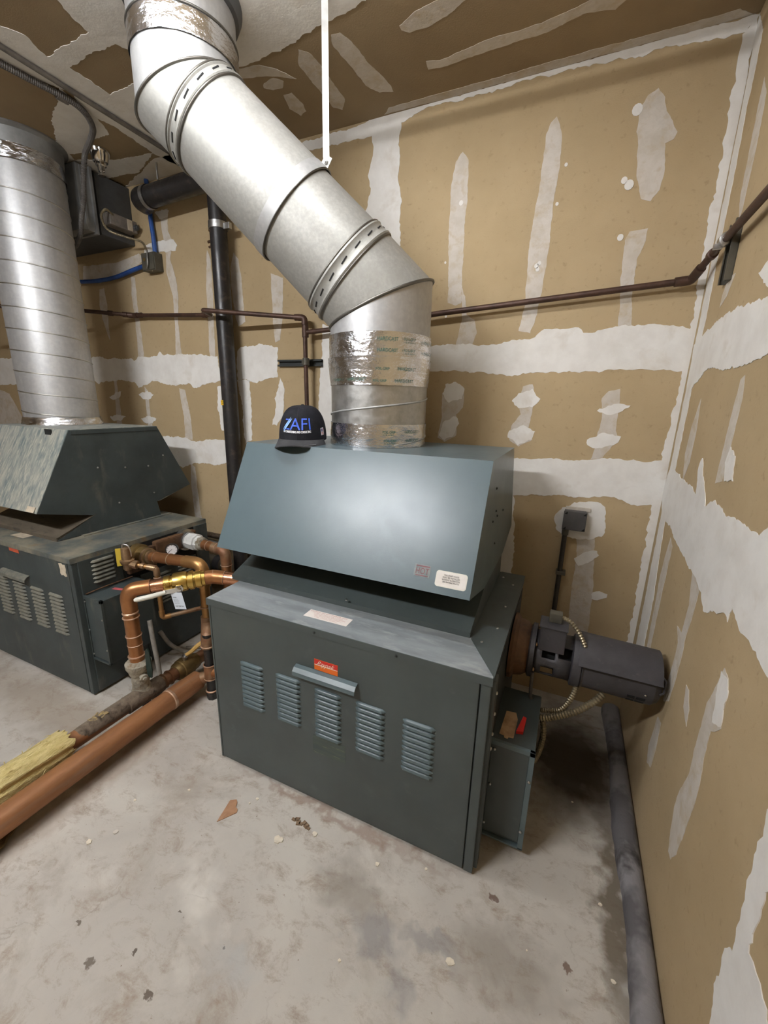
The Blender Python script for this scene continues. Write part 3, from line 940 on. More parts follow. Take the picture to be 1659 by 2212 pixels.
hs = plate('worn_warning_sticker', on_hood(-.452, .046), (1, 0, 0), HV, .058, .044, .0005, 'hot_grey', main)
bm = B()
text_flat(bm, 'HOT', on_hood(-.446, .056) + HN * .0008, (1, 0, 0), HV, .048, .022)
obox(bm, on_hood(-.422, .084) + HN * .0012, (1, 0, 0), HV, HN, .025, .0022, .0003)
obox(bm, on_hood(-.422, .051) + HN * .0012, (1, 0, 0), HV, HN, .023, .0015, .0003)
mesh_obj('lettering', bm, 'hot_red', hs)
hp = plate('rounded_white_sticker', on_hood(-.371, .026), (1, 0, 0), HV, .110, .056, .0006, 'white_plastic', main, .010)
hq = plate('sticker_panel', on_hood(-.3675, .0295) + HN * .0006, (1, 0, 0), HV, .103, .049, .0003, 'paper_label', hp, .008)
bm = B()
for k, (s, w) in enumerate((('THIS DRAFT HOOD', .052), ('MUST BE INSTALLED', .060), ('WITHOUT ALTERATION.', .064), ('SEE RATING PLATE', .057))):
    text_flat(bm, s, on_hood(-.316 - w / 2, .0655 - .0078 * k) + HN * .0012, (1, 0, 0), HV, w, .0052)
mesh_obj('lettering', bm, 'ink', hp)
bs = plate('maker_sticker', (-.785, YF - .0004, .652), (1, 0, 0), (0, 0, 1), .103, .046, .0006, 'orange', fp)
bm = B()
obox(bm, (-.7335, YF - .0014, .6865), (1, 0, 0), (0, 0, 1), (0, -1, 0), .0505, .0105, .0002)
mesh_obj('red_band', bm, 'red', main)
bm = B()
text_flat(bm, 'Raypak', (-.780, YF - .0022, .6665), (1, 0, 0), (0, 0, 1), .072, .0265, .0, .25)
obox(bm, (-.7335, YF - .0016, .6750), (1, 0, 0), (0, 0, 1), (0, -1, 0), .0505, .0012, .0003)
mesh_obj('lettering', bm, 'cream', main)
gw = plate('glue_mark', (-.800, YF - .0004, .262), (1, 0, 0), (0, 0, 1), .150, .085, .0002, pbr('old_glue_mark', srgb(76, 86, 78), srgb(66, 76, 74), 0.6, vs=26, stretch=(.3, 1, 3), c3=srgb(112, 118, 96), s3=40, lo3=.6, hi3=.7), fp)

# control box on the right flank
cb = mesh_obj('control_box', box(B(), -.128, .022, 1.290, 1.600, .058, .486, .003), 'green', main)
mesh_obj('cover_panel', box(B(), -.124, .006, 1.284, 1.291, .075, .470, .001), 'green', cb)
bm = B()
box(bm, .006, .024, 1.278, 1.291, .050, .488, .001)
box(bm, -.128, .024, 1.278, 1.300, .048, .056, .001)
box(bm, -.128, .024, 1.278, 1.291, .470, .488, .001)
mesh_obj('folded_rim', bm, 'green_louver', cb)
screws('screws', [(-.112, 1.283, .448), (-.115, 1.283, .29), (.015, 1.277, .365), (.010, 1.277, .135), (-.122, 1.283, .105)], (0, -1, 0), .006, 'steel', cb)
bm = B()
zt = .4868
flat_poly(bm, [(-.105, 1.32, zt), (-.088, 1.317, zt), (-.086, 1.308, zt), (-.074, 1.306, zt), (-.072, 1.315, zt), (-.055, 1.318, zt), (-.052, 1.42, zt), (-.062, 1.455, zt), (-.098, 1.45, zt)], (0, 0, 1), .0006)
mesh_obj('card_scrap', bm, 'card_tan', cb)
bm = B()
flat_poly(bm, [(-.050, 1.345, zt), (-.026, 1.352, zt), (-.022, 1.430, zt), (-.034, 1.434, zt)], (0, 0, 1), .012)
mesh_obj('red_clip', bm, 'red', cb)

# ------------------------------------------------------------------ far boiler
far = thing('boiler', 'dusty old dark green boiler with copper pipes joining its open side', 'boiler', (-3.05, 1.6, 0))
ffp = boiler(far, -3.46, XL, -3.365, -2.606, -.068, ('green_old', 'green_dust', 'lid_dust', 'louver_old', 'flare_dust'),
             [(-2.462, 11, .580), (-2.640, 11, .580), (-2.820, 11, .580), (-3.000, 11, .580), (-3.185, 11, .580)], -2.828, 1.4515)
# clean steel cheeks of the hood (the dust lies on the slopes only)
c = 1.771 - .068
mesh_obj('hood_cheek', prism_x(B(), [(c - .277, 1.449), (c + .277, 1.449), (c + .503, 1.010), (c + .215, .936), (c + .235, ZL + .004), (c - .43, ZL + .004),
                                     (c - .215, .936), (c - .503, 1.010)], -2.606, -2.602), 'green_old', far)
mesh_obj('hood_foot_sheet', prism_x(B(), [(c - .43, ZL + .024), (c - .205, .940), (c - .200, .940), (c - .424, ZL + .024)], -3.36, -2.60), 'flare_dust', far)
screws('screws', [(-2.602, c - .15, 1.22), (-2.602, c + .02, 1.20), (-2.602, c + .18, 1.19), (-2.602, c + .30, 1.25), (-2.602, c - .05, .98), (-2.602, c + .2, 1.0)], (1, 0, 0), .006, 'steel', far)
mesh_obj('top_seam', box(B(), -2.606, -2.598, c - .27, c + .27, 1.425, 1.446), 'green_old', far)
mesh_obj('hanging_tab', box(B(), -2.80, -2.742, c - .297, c - .290, 1.405, 1.448), 'black', far)
mesh_obj('cover_strip', box(B(), -2.605, -2.575, 1.40, 2.0, ZL + .0005, ZL + .006), 'lid_dust', far)
plate('faded_label', (-2.97, 1.215, ZL + .0006), (1, .02, 0), (-.02, 1, 0), .13, .055, .0006, 'paper_old', far)
plate('faded_maker_sticker', (-2.848, YF - .0004, .776), (1, 0, -.03), (.03, 0, 1), .097, .042, .0006, 'old_orange', ffp)
bm = B()
text_flat(bm, 'Raypak', (-2.84, YF - .0012, .787), (1, 0, -.03), (.03, 0, 1), .07, .020, .0004, .25)
mesh_obj('lettering', bm, 'pink', far)
bm = B()
rg = random.Random(3)
flat_poly(bm, [(-2.380, YF - .0004, .786), (-2.352, YF - .0004, .790), (-2.344, YF - .0004, .783), (-2.324, YF - .0004, .786), (-2.320, YF - .0004, .760), (-2.326, YF - .0004, .742), (-2.318, YF - .0004, .722), (-2.334, YF - .0004, .716), (-2.352, YF - .0004, .724), (-2.366, YF - .0004, .719), (-2.378, YF - .0004, .730), (-2.372, YF - .0004, .752)], (0, -1, 0), .0006)
tl = mesh_obj('torn_label', bm, 'paper_old', ffp)
plate('hood_corner_label', (-2.70, c - .507 - .0015, 1.014), (1, 0, 0), (0, .226, .4415), .075, .032, .0008, 'paper_old', far)
# flank: upper louver panel, header recess, lower panel, control box
sp = mesh_obj('side_panel', box(B(), XL - .002, XL + .006, YF + .03, 1.405, .016, .800, .002), 'green_old', far)
lm = louver_mesh(.124)
bmesh.ops.rotate(lm, verts=lm.verts[:], cent=(0, 0, 0), matrix=Matrix.Rotation(pi / 2, 3, 'Z'))
bmesh.ops.translate(lm, verts=lm.verts[:], vec=V((XL + .006, 1.302, .775)))
sl = mesh_obj('louver', lm, 'louver_old', sp, smooth='auto')
for k in range(1, 6):
    inst('louver', sl, sp, (0, 0, -.0235 * k))
mesh_obj('header_recess', box(B(), XL - .002, XL + .004, 1.42, 1.91, .60, .80), 'black', far)
mesh_obj('header_frame', box(B(), XL - .002, XL + .012, 1.915, 2.02, .012, .800, .002), 'green_old', far)
lp = mesh_obj('lower_panel', box(B(), XL - .002, XL + .010, 1.50, 1.912, .016, .605, .002), 'green_old', far)
s2 = inst('louver', sl, lp, (0.004, .345, -.215))
for k in range(1, 9):
    inst('louver', sl, lp, (.004, .345, -.215 - .0235 * k))
for k in range(0, 4):
    inst('louver', sl, lp, (.004, .52, -.215 - .0235 * k))
# cast header inside the recess, with two ports
bm = B()
box(bm, XL + .004, XL + .045, 1.60, 1.90, .690, .790, .012)
box(bm, XL + .004, XL + .040, 1.42, 1.60, .640, .770, .012)
mesh_obj('cast_header', bm, 'rust', far)
lathe_b = lathe(B(), (XL + .004, 1.50, .742), (1, 0, 0), [(0, .062), (.04, .062), (.045, .050), (.09, .050), (.095, .043), (.12, .043)], 20)
mesh_obj('header_port', lathe_b, 'brass_old', far, smooth='auto')
bm = lathe(B(), (XL + .004, 1.83, .735), (1, 0, 0), [(0, .072), (.03, .072), (.034, .058), (.055, .058)], 20)
mesh_obj('header_port', bm, 'steel', far, smooth='auto')
fb = mesh_obj('control_box', box(B(), XL + .004, -2.125, 1.188, 1.47, .232, .606, .003), 'green_old', far)
mesh_obj('cover_panel', box(B(), XL + .012, -2.130, 1.180, 1.189, .245, .592, .001), 'green_old', fb)
bm = B()
box(bm, XL + .004, -2.122, 1.176, 1.190, .592, .610, .001)
box(bm, -2.136, -2.122, 1.176, 1.190, .228, .610, .001)
box(bm, XL + .004, -2.122, 1.176, 1.190, .226, .236, .001)
mesh_obj('folded_rim', bm, 'green_old', fb)
screws('screws', [(XL + .012, 1.178, .578), (XL + .012, 1.178, .41), (XL + .014, 1.178, .262), (-2.128, 1.175, .50), (-2.128, 1.175, .32)], (0, -1, 0), .005, 'steel', fb)
plate('faded_pink_sticker', (-2.222, 1.30, .6065), (.9, .2, 0), (-.2, .9, 0), .088, .022, .0006, 'pink', fb)
bm = sweep(B(), smooth_path([(XL + .01, 1.19, .615), (XL + .02, 1.27, .622), (XL + .012, 1.36, .618), (XL + .03, 1.44, .625)]), .0035, 6)
mesh_obj('loose_wire', bm, 'rust', fb)

# ------------------------------------------------------------------ main flue
FA = V((-.850, 1.820, 1.4515))
FM = V((-.850, 1.820, 2.0572))
FE = V((-1.525, 1.460, 2.755))
FD = (FE - FM).normalized()
UP = V((0, 0, 1))
R0, R1 = .2247, .186
FL = (FE - FM).length


def frad(t):
    return R0 + (R1 - R0) * t


def cone_seg(bm, p0, n0, p1, n1, d, r0, r1, seg=72, caps=False):
    """sheet-metal pipe from plane (p0, n0) to plane (p1, n1) about an axis d"""
    d, u, v = frame(d)
    p0, p1, n0, n1 = V(p0), V(p1), V(n0), V(n1)
    ra, rb = [], []
    for k in range(seg):
        w = u * cos(2 * pi * k / seg) + v * sin(2 * pi * k / seg)
        a = p0 + w * r0
        a -= d * ((a - p0).dot(n0) / d.dot(n0))
        b = p1 + w * r1
        b -= d * ((b - p1).dot(n1) / d.dot(n1))
        ra.append(bm.verts.new(a))
        rb.append(bm.verts.new(b))
    skin(bm, [ra, rb], caps)
    return bm


def ring_pts(p, n, d, r, seg=72, a0=0, a1=2 * pi):
    d, u, v = frame(d)
    out = []
    for k in range(seg):
        a = a0 + (a1 - a0) * k / seg
        w = V(p) + (u * cos(a) + v * sin(a)) * r
        out.append(w - d * ((w - V(p)).dot(V(n)) / d.dot(V(n))))
    return out


def seam(parent, p, n, d, r, rad=.006, mat='seam', name='seam_bead'):
    return mesh_obj(name, sweep(B(), ring_pts(p, n, d, r), rad, 6, loop=True), mat, parent, smooth=True)


def foil_band(parent, p, d, t0, t1, r, amp, seed, name='foil_tape', zstep=.006, nseg=150, flare=None):
    """crumpled foil tape wound round a pipe"""
    rg = random.Random(seed)
    d, u, v = frame(d)
    n = max(4, int((t1 - t0) / zstep))
    folds = [(rg.uniform(0, 2 * pi), rg.uniform(.05, .25), rg.uniform(-1, 1), rg.uniform(.2, 1)) for _ in range(70)]
    cre = [rg.uniform(-1, 1) for _ in range(n + 1)]
    bm = B()
    rings = []
    for i in range(n + 1):
        t = t0 + (t1 - t0) * i / n
        f = i / n
        ring = []
        for k in range(nseg):
            a = 2 * pi * k / nseg
            s = cre[i] * .35
            for fa, fw, sl, am in folds:
                x = (a - fa + sl * (f - .5) + pi) % (2 * pi) - pi
                if abs(x) < fw:
                    s += am * (1 - abs(x) / fw) * (1 if (int(fa * 50) % 2) else -1) * .6
            e = (rg.uniform(-.2, .2)) * .004 if i in (0, n) else 0
            rr = r + .0025 + amp * max(-1.2, min(2.2, s)) * .5 + (flare(f) if flare else 0)
            ring.append(bm.verts.new(V(p) + d * (t + e) + (u * cos(a) + v * sin(a)) * rr))
        rings.append(ring)
    skin(bm, rings, False)
    return mesh_obj(name, bm, 'foil', parent, smooth='auto')


def text_round(bm, s, p, r, a0, arc, z0, h):
    """text wrapped round a vertical pipe, reading left to right from angle a0"""
    vs, fs = text_geo(s)
    bv = [bm.verts.new((p[0] + r * cos(a0 + arc * x), p[1] + r * sin(a0 + arc * x), z0 + h * y)) for x, y in vs]
    for f in fs:
        try:
            bm.faces.new([bv[i] for i in f])
        except ValueError:
            pass


flue = thing('flue_pipe', 'galvanised flue slanting up from the boiler with the cap, foil-taped at its foot', 'flue pipe', FA)
# lower run: spiral duct stub, tape, then the first elbow
mesh_obj('spiral_duct', cone_seg(B(), FA, UP, FA + UP * .36, UP, UP, .2215, .2215), 'galv_spiral', flue, smooth='auto')
hx = [FA + V((.2225 * cos(a), .2225 * sin(a), .035 + .085 * a / (2 * pi) * 2.0)) for a in [k * pi / 36 - 4.4 for k in range(0, 72 * 2)] if .035 + .17 * a / (2 * pi) > .012 and .17 * a / (2 * pi) < .27]
mesh_obj('spiral_seam', sweep(B(), hx, .0042, 6), 'galv', flue, smooth=True)
foil_band(flue, FA, UP, .001, .100, .2225, .0035, 4)
foil_band(flue, FA, UP, .262, .375, .2235, .0055, 9, flare=lambda f: .010 * f ** 1.5)
foil_band(flue, FA, UP, .372, .470, .2275, .0032, 15)
bm = B()
rr = .2385
A0 = math.atan2(-.88, .30)
for z, a in ((1.885, -1.18), (1.842, -1.18)):
    text_round(bm, 'HARDCAST', FA, rr, a, .36, z, .014)
    text_round(bm, 'FOIL-GRIP', FA, rr, a + .47, .24, z + .004, .011)
    text_round(bm, 'UL 181 A-P B-FX', FA, rr, a + .49, .22, z - .006, .006)
    text_round(bm, 'HARDCAST', FA, rr, a + .95, .36, z, .014)
for z, a, q in ((1.772, -.80, .2340), (1.725, -.85, .2320), (1.728, -1.75, .2320)):
    text_round(bm, 'HARDCAST', FA, q + .004, a, .36, z, .013)
    text_round(bm, 'FOIL-GRIP', FA, q + .004, a - .4, .24, z, .010)
for z, a in ((1.515, -1.05), (1.478, -1.02)):
    text_round(bm, 'FOIL-GRIP', FA, .2295, a, .24, z, .011)
    text_round(bm, 'UL 181 A-P B-FX', FA, .2295, a, .22, z - .009, .006)
    text_round(bm, 'HARDCAST', FA, .2295, a + .45, .34, z, .013)
mesh_obj('tape_lettering', bm, 'foil_print', flue)['kind'] = 'stuff'
N1 = (UP + FD).normalized()
mesh_obj('elbow_lower_gore', cone_seg(B(), FA + UP * .455, UP, FM, N1, UP, R0, R0), 'galv_dull', flue, smooth='auto')
PA = FM + FD * (.16 * FL)
mesh_obj('elbow_upper_gore', cone_seg(B(), FM, N1, PA, FD, FD, R0, frad(.16)), 'galv_warm', flue, smooth='auto')
seam(flue, FM, N1, UP, R0 + .002, .0065)
# rivets of the gore's lap seam
dd, uu, vv = frame(FD)


def on_flue(t, a, lift=0.0):
    return FM + FD * (t * FL) + (uu * cos(a) + vv * sin(a)) * (frad(t) + lift)


def collar(t0, t1, nslot, name='locking_collar'):
    """ribbed twist-lock collar with a row of punched slots"""
    bm = B()
    prof = [(t0, .001), (t0, .006), (t0 + .10 * (t1 - t0), .009), (t0 + .22 * (t1 - t0), .004), (t1 - .24 * (t1 - t0), .004), (t1 - .12 * (t1 - t0), .009), (t1, .005), (t1, .001)]
    rings = []
    for t, h in prof:
        rings.append([bm.verts.new(on_flue(t, 2 * pi * k / 72, h)) for k in range(72)])
    skin(bm, rings, False)
    cl = mesh_obj(name, bm, 'galv_warm', flue, smooth='auto')
    seam(cl, FM + FD * ((t0 - .004) * FL), FD, FD, frad(t0) + .003, .0045)
    seam(cl, FM + FD * ((t1 + .004) * FL), FD, FD, frad(t1) + .003, .0045)
    tm = (t0 + t1) / 2
    for k in range(nslot):
        a = 2 * pi * (k + .3) / nslot
        bm = B()
        w = (uu * cos(a) + vv * sin(a))
        tg = FD.cross(w)
        obox(bm, on_flue(tm, a, .0042), tg + FD * .12, FD, w, .017, .0024, .0016)
        mesh_obj('slot', bm, 'black', cl)
    return cl


mesh_obj('pipe_section', cone_seg(B(), on_flue(.22, 0) * 0 + FM + FD * (.22 * FL), FD, FM + FD * (.485 * FL), FD, FD, frad(.22) - .002, frad(.485) - .004), 'galv_warm', flue, smooth='auto')
mesh_obj('pipe_section', cone_seg(B(), FM + FD * (.475 * FL), FD, FM + FD * (.89 * FL), FD, FD, frad(.475) + .003, frad(.89)), 'galv_warm', flue, smooth='auto')
collar(.155, .215, 18)
collar(.885, .930, 16)
mesh_obj('sleeve_band', cone_seg(B(), FM + FD * (.470 * FL), FD, FM + FD * (.515 * FL), FD, FD, frad(.47) + .0065, frad(.515) + .0055), 'galv', flue, smooth='auto')
seam(flue, FM + FD * (.469 * FL), FD, FD, frad(.47) + .003, .0030)
for t in (.035, .085, .135):
    bm = lathe(B(), on_flue(t, -1.05), (on_flue(t, -1.05) - FM - FD * t * FL), [(0, .006), (.003, .005), (.0045, .001)], 8)
    mesh_obj('rivet', bm, 'galv', flue, smooth=True)
# upper elbow, one mitre like the lower one
N2 = (UP + FD).normalized()
mesh_obj('elbow_lower_gore', cone_seg(B(), FM + FD * (.93 * FL), FD, FE, N2, FD, frad(.93), R1), 'galv_warm', flue, smooth='auto')
mesh_obj('elbow_upper_gore', cone_seg(B(), FE, N2, V((FE.x, FE.y, 2.88)), UP, UP, R1, R1), 'galv', flue, smooth='auto')
seam(flue, FE, N2, UP, R1 + .002, .005)
mesh_obj('pipe_section', cone_seg(B(), V((FE.x, FE.y, 2.87)), UP, V((FE.x, FE.y, ZC)), UP, UP, R1 + .002, R1 + .002), 'galv_dull', flue, smooth='auto')
foil_band(flue, V((FE.x, FE.y, 0)), UP, 2.855, 2.930, R1 + .003, .0035, 21)
seam(flue, V((FE.x, FE.y, 2.936)), UP, UP, R1 + .005, .004)
bm = lathe(B(), (FE.x, FE.y, ZC), (0, 0, -1), [(0, R1 + .030), (.010, R1 + .029), (.040, R1 + .016), (.045, R1 + .004), (.045, R1 - .002), (0, R1 - .002)], 48, False)
mesh_obj('ceiling_collar', bm, 'duct_dark', flue, smooth='auto')

# ------------------------------------------------------------------ hanger strap
BOLT = V((-1.028, 1.660, 2.548))
hang = thing('hanger_strap', 'narrow white steel strap hanging from the ceiling to the slanting flue', 'strap', (BOLT.x, BOLT.y, 2.5))
sx = V((.91, .41, 0))
sy = V((-.41, .91, 0))
mesh_obj('strap', obox(B(), (BOLT.x, BOLT.y, (2.575 + ZC) / 2), sx, sy, UP, .0125, .0012, (ZC - 2.575) / 2), 'white_paint', hang)
bm = obox(B(), BOLT + V((0, 0, .012)), sx + V((0, 0, -.5)), sy, V((.5, .2, 1)), .015, .003, .022)
mesh_obj('lug', bm, 'white_paint', hang)
mesh_obj('bolt', lathe(B(), BOLT + V((.0, -.004, .012)), (.41, -.91, 0), [(0, .009), (.007, .009), (.008, .005), (.012, .005), (.0125, .001)], 6), 'steel', hang)
mesh_obj('foot_plate', obox(B(), BOLT + V((-.018, -.006, .010)), sx, sy, UP, .012, .003, .003), 'white_paint', hang)

# ------------------------------------------------------------------ far flue
GA = V((-1.955, 1.060, 0)) * 1.64
GA = V((-1.950 * 1.64 + .012, 1.053 * 1.64, 1.4515))
GR = .1275 * 1.64
flue2 = thing('flue_pipe', 'straight vertical spiral flue rising from the dusty far boiler', 'flue pipe', GA)
mesh_obj('spiral_duct', cone_seg(B(), GA, UP, V((GA.x, GA.y, ZC)), UP, UP, GR, GR), 'galv_dull', flue2, smooth='auto')
hx = []
k = 0
while True:
    z = 1.50 + .124 * k / 72
    if z > ZC - .22:
        break
    a = -2 * pi * k / 72
    hx.append((GA.x + (GR + .0005) * cos(a), GA.y + (GR + .0005) * sin(a), z))
    k += 1
mesh_obj('spiral_seam', sweep(B(), hx, .0036, 6), 'seam_light', flue2, smooth=True)
foil_band(flue2, GA, UP, .001, .048, GR + .003, .007, 31, flare=lambda f: .012 * (1 - f))
foil_band(flue2, V((GA.x, GA.y, 0)), UP, ZC - .17, ZC - .08, GR + .002, .006, 33)
bm = lathe(B(), (GA.x, GA.y, ZC), (0, 0, -1), [(0, GR + .035), (.008, GR + .035), (.02, GR + .012), (.09, GR + .006), (.09, GR - .002), (0, GR - .002)], 48, False)
mesh_obj('ceiling_collar', bm, 'duct', flue2, smooth='auto')

# ------------------------------------------------------------------ cap on the hood
CAPP = V((-1.142, 1.618, 1.4515))
KS = 1.28
cap = thing('baseball_cap', 'black trucker cap with blue embroidered front lying on the boiler hood', 'cap', CAPP)
fa = math.radians(-68)
CX, CY = V((cos(fa), sin(fa), 0)), V((-sin(fa), cos(fa), 0))


def cap_pt(ph, h, off=0.0):
    """crown surface: ph turns from the front, h climbs from rim to button"""
    fr = max(0.0, cos(ph))
    e = 0.62 - .10 * fr
    r = max(0.0, cos(h * pi / 2)) ** e
    z = .118 * sin(h * pi / 2) ** (0.98 + .10 * fr)
    p = CX * ((.098 + off) * r * cos(ph) - .004 * fr * h) + CY * ((.084 + off) * r * sin(ph)) + UP * (z * (1 + off * 2) + .004 - .010 * cos(ph) * (1 - h))
    return CAPP + (V((0, 0, .012)) + p) * KS


bm = B()
rings = []
for i in range(19):
    h = min(i / 18, .985)
    rings.append([bm.verts.new(cap_pt(2 * pi * k / 56, h)) for k in range(56)])
skin(bm, rings, True)
me_o = mesh_obj('crown', bm, ['cap_black', 'cap_mesh'], cap, smooth=True)
for p in me_o.data.polygons:
    c_ = p.center + CAPP - (CAPP + V((0, 0, .012)))
    if (c_ - V((0, 0, .012))).dot(CX) < -.005 and p.center.z > .035:
        p.material_index = 1
mesh_obj('button', lathe(B(), cap_pt(0, 1) + V((0, 0, -.004)), UP, [(0, .009), (.004, .009), (.007, .006), (.008, .001)], 14), 'cap_black', cap, smooth=True)
bm = B()
path = [cap_pt(0, h / 20, .0006) for h in range(1, 20)]
mesh_obj('panel_seam', sweep(bm, path, .0008, 5), 'ink', cap)
# visor: curved sheet with thickness
bm = B()
top, bot = [], []
NI, NJ = 9, 36
for j in range(NJ + 1):
    ph = math.radians(-74 + 148 * j / NJ)
    inn = cap_pt(ph, 0.02)
    w = .078 * max(0.0, cos(math.radians(90) * abs(-1 + 2 * j / NJ))) ** .55
    rowt, rowb = [], []
    for i in range(NI + 1):
        f = i / NI
        side = sin(ph) * (.084 + f * .004)
        p = inn + (CX * (w * f)) + CY * (side * .16 * f) + V((0, 0, .010 - .016 * f - 4.2 * (side ** 2) * (.25 + .75 * f) * 1.1))
        rowt.append(bm.verts.new(p + V((0, 0, .0016))))
        rowb.append(bm.verts.new(p - V((0, 0, .0016))))
    top.append(rowt)
    bot.append(rowb)
for j in range(NJ):
    for i in range(NI):
        bm.faces.new((top[j][i], top[j + 1][i], top[j + 1][i + 1], top[j][i + 1]))
        bm.faces.new((bot[j][i], bot[j][i + 1], bot[j + 1][i + 1], bot[j + 1][i]))
    bm.faces.new((top[j][NI], top[j + 1][NI], bot[j + 1][NI], bot[j][NI]))
    bm.faces.new((top[j][0], bot[j][0], bot[j + 1][0], top[j + 1][0]))
visor_pts = [[v.co.copy() for v in r] for r in top]
mesh_obj('visor', bm, 'cap_grey', cap, smooth='auto')
bm = B()


def visor_at(jf, f):
    j = max(0, min(NJ - 1, int(jf)))
    i = max(0, min(NI - 1, int(f * NI)))
    a = visor_pts[j][i].lerp(visor_pts[j + 1][i], jf - j)
    b = visor_pts[j][i + 1].lerp(visor_pts[j + 1][i + 1], jf - j)
    return a.lerp(b, f * NI - i)


flat_poly(bm, [visor_at(23.5 + 6.0 * cos(a), .58 + .24 * sin(a)) + V((0, 0, .0006)) for a in [k * pi / 14 for k in range(28)]], (0, 0, 1), .0008)
mesh_obj('round_sticker', bm, 'silver', cap)


def cap_text(bm, s, x0, z0, w, h, lift=.0022, shear=0.0):
    """text on the crown's front; x is arc length to the wearer's left, z the height above the rim"""
    vs, fs = text_geo(s)
    bv = []
    for x, y in vs:
        bv.append(bm.verts.new(cap_xy(x0 + (x + shear * y) * w, z0 + y * h, lift)))
    for f in fs:
        try:
            bm.faces.new([bv[i] for i in f])
        except ValueError:
            pass


def cap_xy(x, z, lift=.0022):
    ph = x / .090
    h = 2 / pi * math.asin(max(0, min(1, (z / .118))) ** (1 / 1.06))
    return cap_pt(ph, h, lift)


bm = B()
cap_text(bm, 'AFI', -.027, .044, .080, .036)
cap_text(bm, 'Z', -.0545, .044, .026, .033)
mesh_obj('blue_lettering', bm, 'cap_blue', cap)
bm = B()
for dx, wd in ((-.0035, .0022), (.0035, .0030), (.0095, .0016)):
    L1, L2 = [], []
    for k in range(9):
        f = k / 8
        x = -.0545 + .002 + dx * .5 + .023 * f + .004 * sin((f - .5) * pi)
        z = .041 + .042 * f - (.004 if dx > 0 else 0)
        L1.append(cap_xy(x - wd * sin(pi * f) - .0003, z, .0034))
        L2.append(cap_xy(x + wd * sin(pi * f) + .0003, z, .0034))
    va = [bm.verts.new(p) for p in L1]
    vb = [bm.verts.new(p) for p in L2]
    for k in range(8):
        bm.faces.new((va[k], va[k + 1], vb[k + 1], vb[k]))
mesh_obj('swoosh', bm, 'cap_light', cap)
bm = B()
for q_ in (-.0004, 0, .0004):
    cap_text(bm, 'AIR CONDITIONING AND CONSULTING', -.056 + q_, .034, .109, .0072)
mesh_obj('white_lettering', bm, 'cap_white', cap)
# flag patch on the wearer's left side
bm = B()
fl = [[cap_xy(.098 + .018 * i / 3, .020 + .024 * j / 4, .0016) for j in range(5)] for i in range(4)]
g = [[bm.verts.new(p) for p in r] for r in fl]
for i in range(3):
    for j in range(4):
        bm.faces.new((g[i][j], g[i + 1][j], g[i + 1][j + 1], g[i][j + 1]))
fp_ = mesh_obj('flag_patch', bm, 'cap_white', cap)
bm = B()
for z0_, z1_, x0_, x1_ in ((.022, .0245, .1, .114), (.027, .0295, .1, .114), (.032, .0335, .107, .114), (.037, .0395, .107, .114)):
    q = [cap_xy(x0_, z0_, .0026), cap_xy(x1_, z0_, .0026), cap_xy(x1_, z1_, .0026), cap_xy(x0_, z1_, .0026)]
    bm.faces.new([bm.verts.new(p) for p in q])
mesh_obj('stripes', bm, 'flag_red', fp_)
bm = B()
bm.faces.new([bm.verts.new(cap_xy(a, b, .0028)) for a, b in ((.1, .0315), (.107, .0315), (.107, .0415), (.1, .0415))])
mesh_obj('canton', bm, 'flag_blue', fp_)


# ------------------------------------------------------------------ copper pipes
def ring_at(bm, p, d, r, w=.004, lift=.003):
    return lathe(bm, V(p) - V(d).normalized() * w / 2, d, [(0, r), (w * .3, r + lift), (w * .7, r + lift), (w, r)], 18, False)


def pipe(parent, pts, r, mat, rad=.06, name='pipe', seg=18, n=7):
    return mesh_obj(name, sweep(B(), fillet(pts, rad, n), r, seg), mat, parent, smooth='auto')


def elbow(parent, p, a, b, r, leg, mat, rings=True, name='elbow'):
    """fitting round a corner p between directions a and b, a little fatter than its pipe"""
    a, b = V(a).normalized(), V(b).normalized()
    o = mesh_obj(name, sweep(B(), fillet([V(p) + a * leg, V(p), V(p) + b * leg], leg * .95, 9), r + .0025, 20), mat, parent, smooth='auto')
    if rings:
        for q in (a, b):
            mesh_obj('solder_ring', ring_at(B(), V(p) + q * leg, q, r + .001), 'solder', parent, smooth='auto')
    return o


def sleeve(parent, p, d, length, r, mat, name='coupling', rings=True):
    d = V(d).normalized()
    o = mesh_obj(name, lathe(B(), V(p) - d * length / 2, d, [(0, r), (.002, r + .003), (length - .002, r + .003), (length, r)], 20, False), mat, parent, smooth='auto')
    if rings:
        for s in (-1, 1):
            mesh_obj('solder_ring', ring_at(B(), V(p) + d * (s * length / 2), d, r + .001), 'solder', parent, smooth='auto')
    return o


EX, EZ = -1.900, .115          # floor header E
FX, FZ = -1.757, .100          # floor header F
RE, RF = .040, .053
# F: the big bare header in front
hf = thing('floor_header_pipe', 'thick bare copper pipe running low above the floor, nearest to the viewer', 'pipe', (FX, .9, FZ))
mesh_obj('pipe', sweep(B(), [(FX, -.6, FZ), (FX, 1.415, FZ)], RF, 28), 'copper_floor', hf, smooth='auto')
mesh_obj('coupling', lathe(B(), (FX, 1.24, FZ), (0, 1, 0), [(0, RF), (.002, RF + .002), (.10, RF + .002), (.102, RF)], 28, False), 'copper_floor', hf, smooth='auto')
mesh_obj('solder_smear', lathe(B(), (FX, 1.225, FZ), (0, 1, 0), [(0, RF), (.004, RF + .004), (.016, RF + .003), (.020, RF)], 28, False), 'solder', hf, smooth='auto')
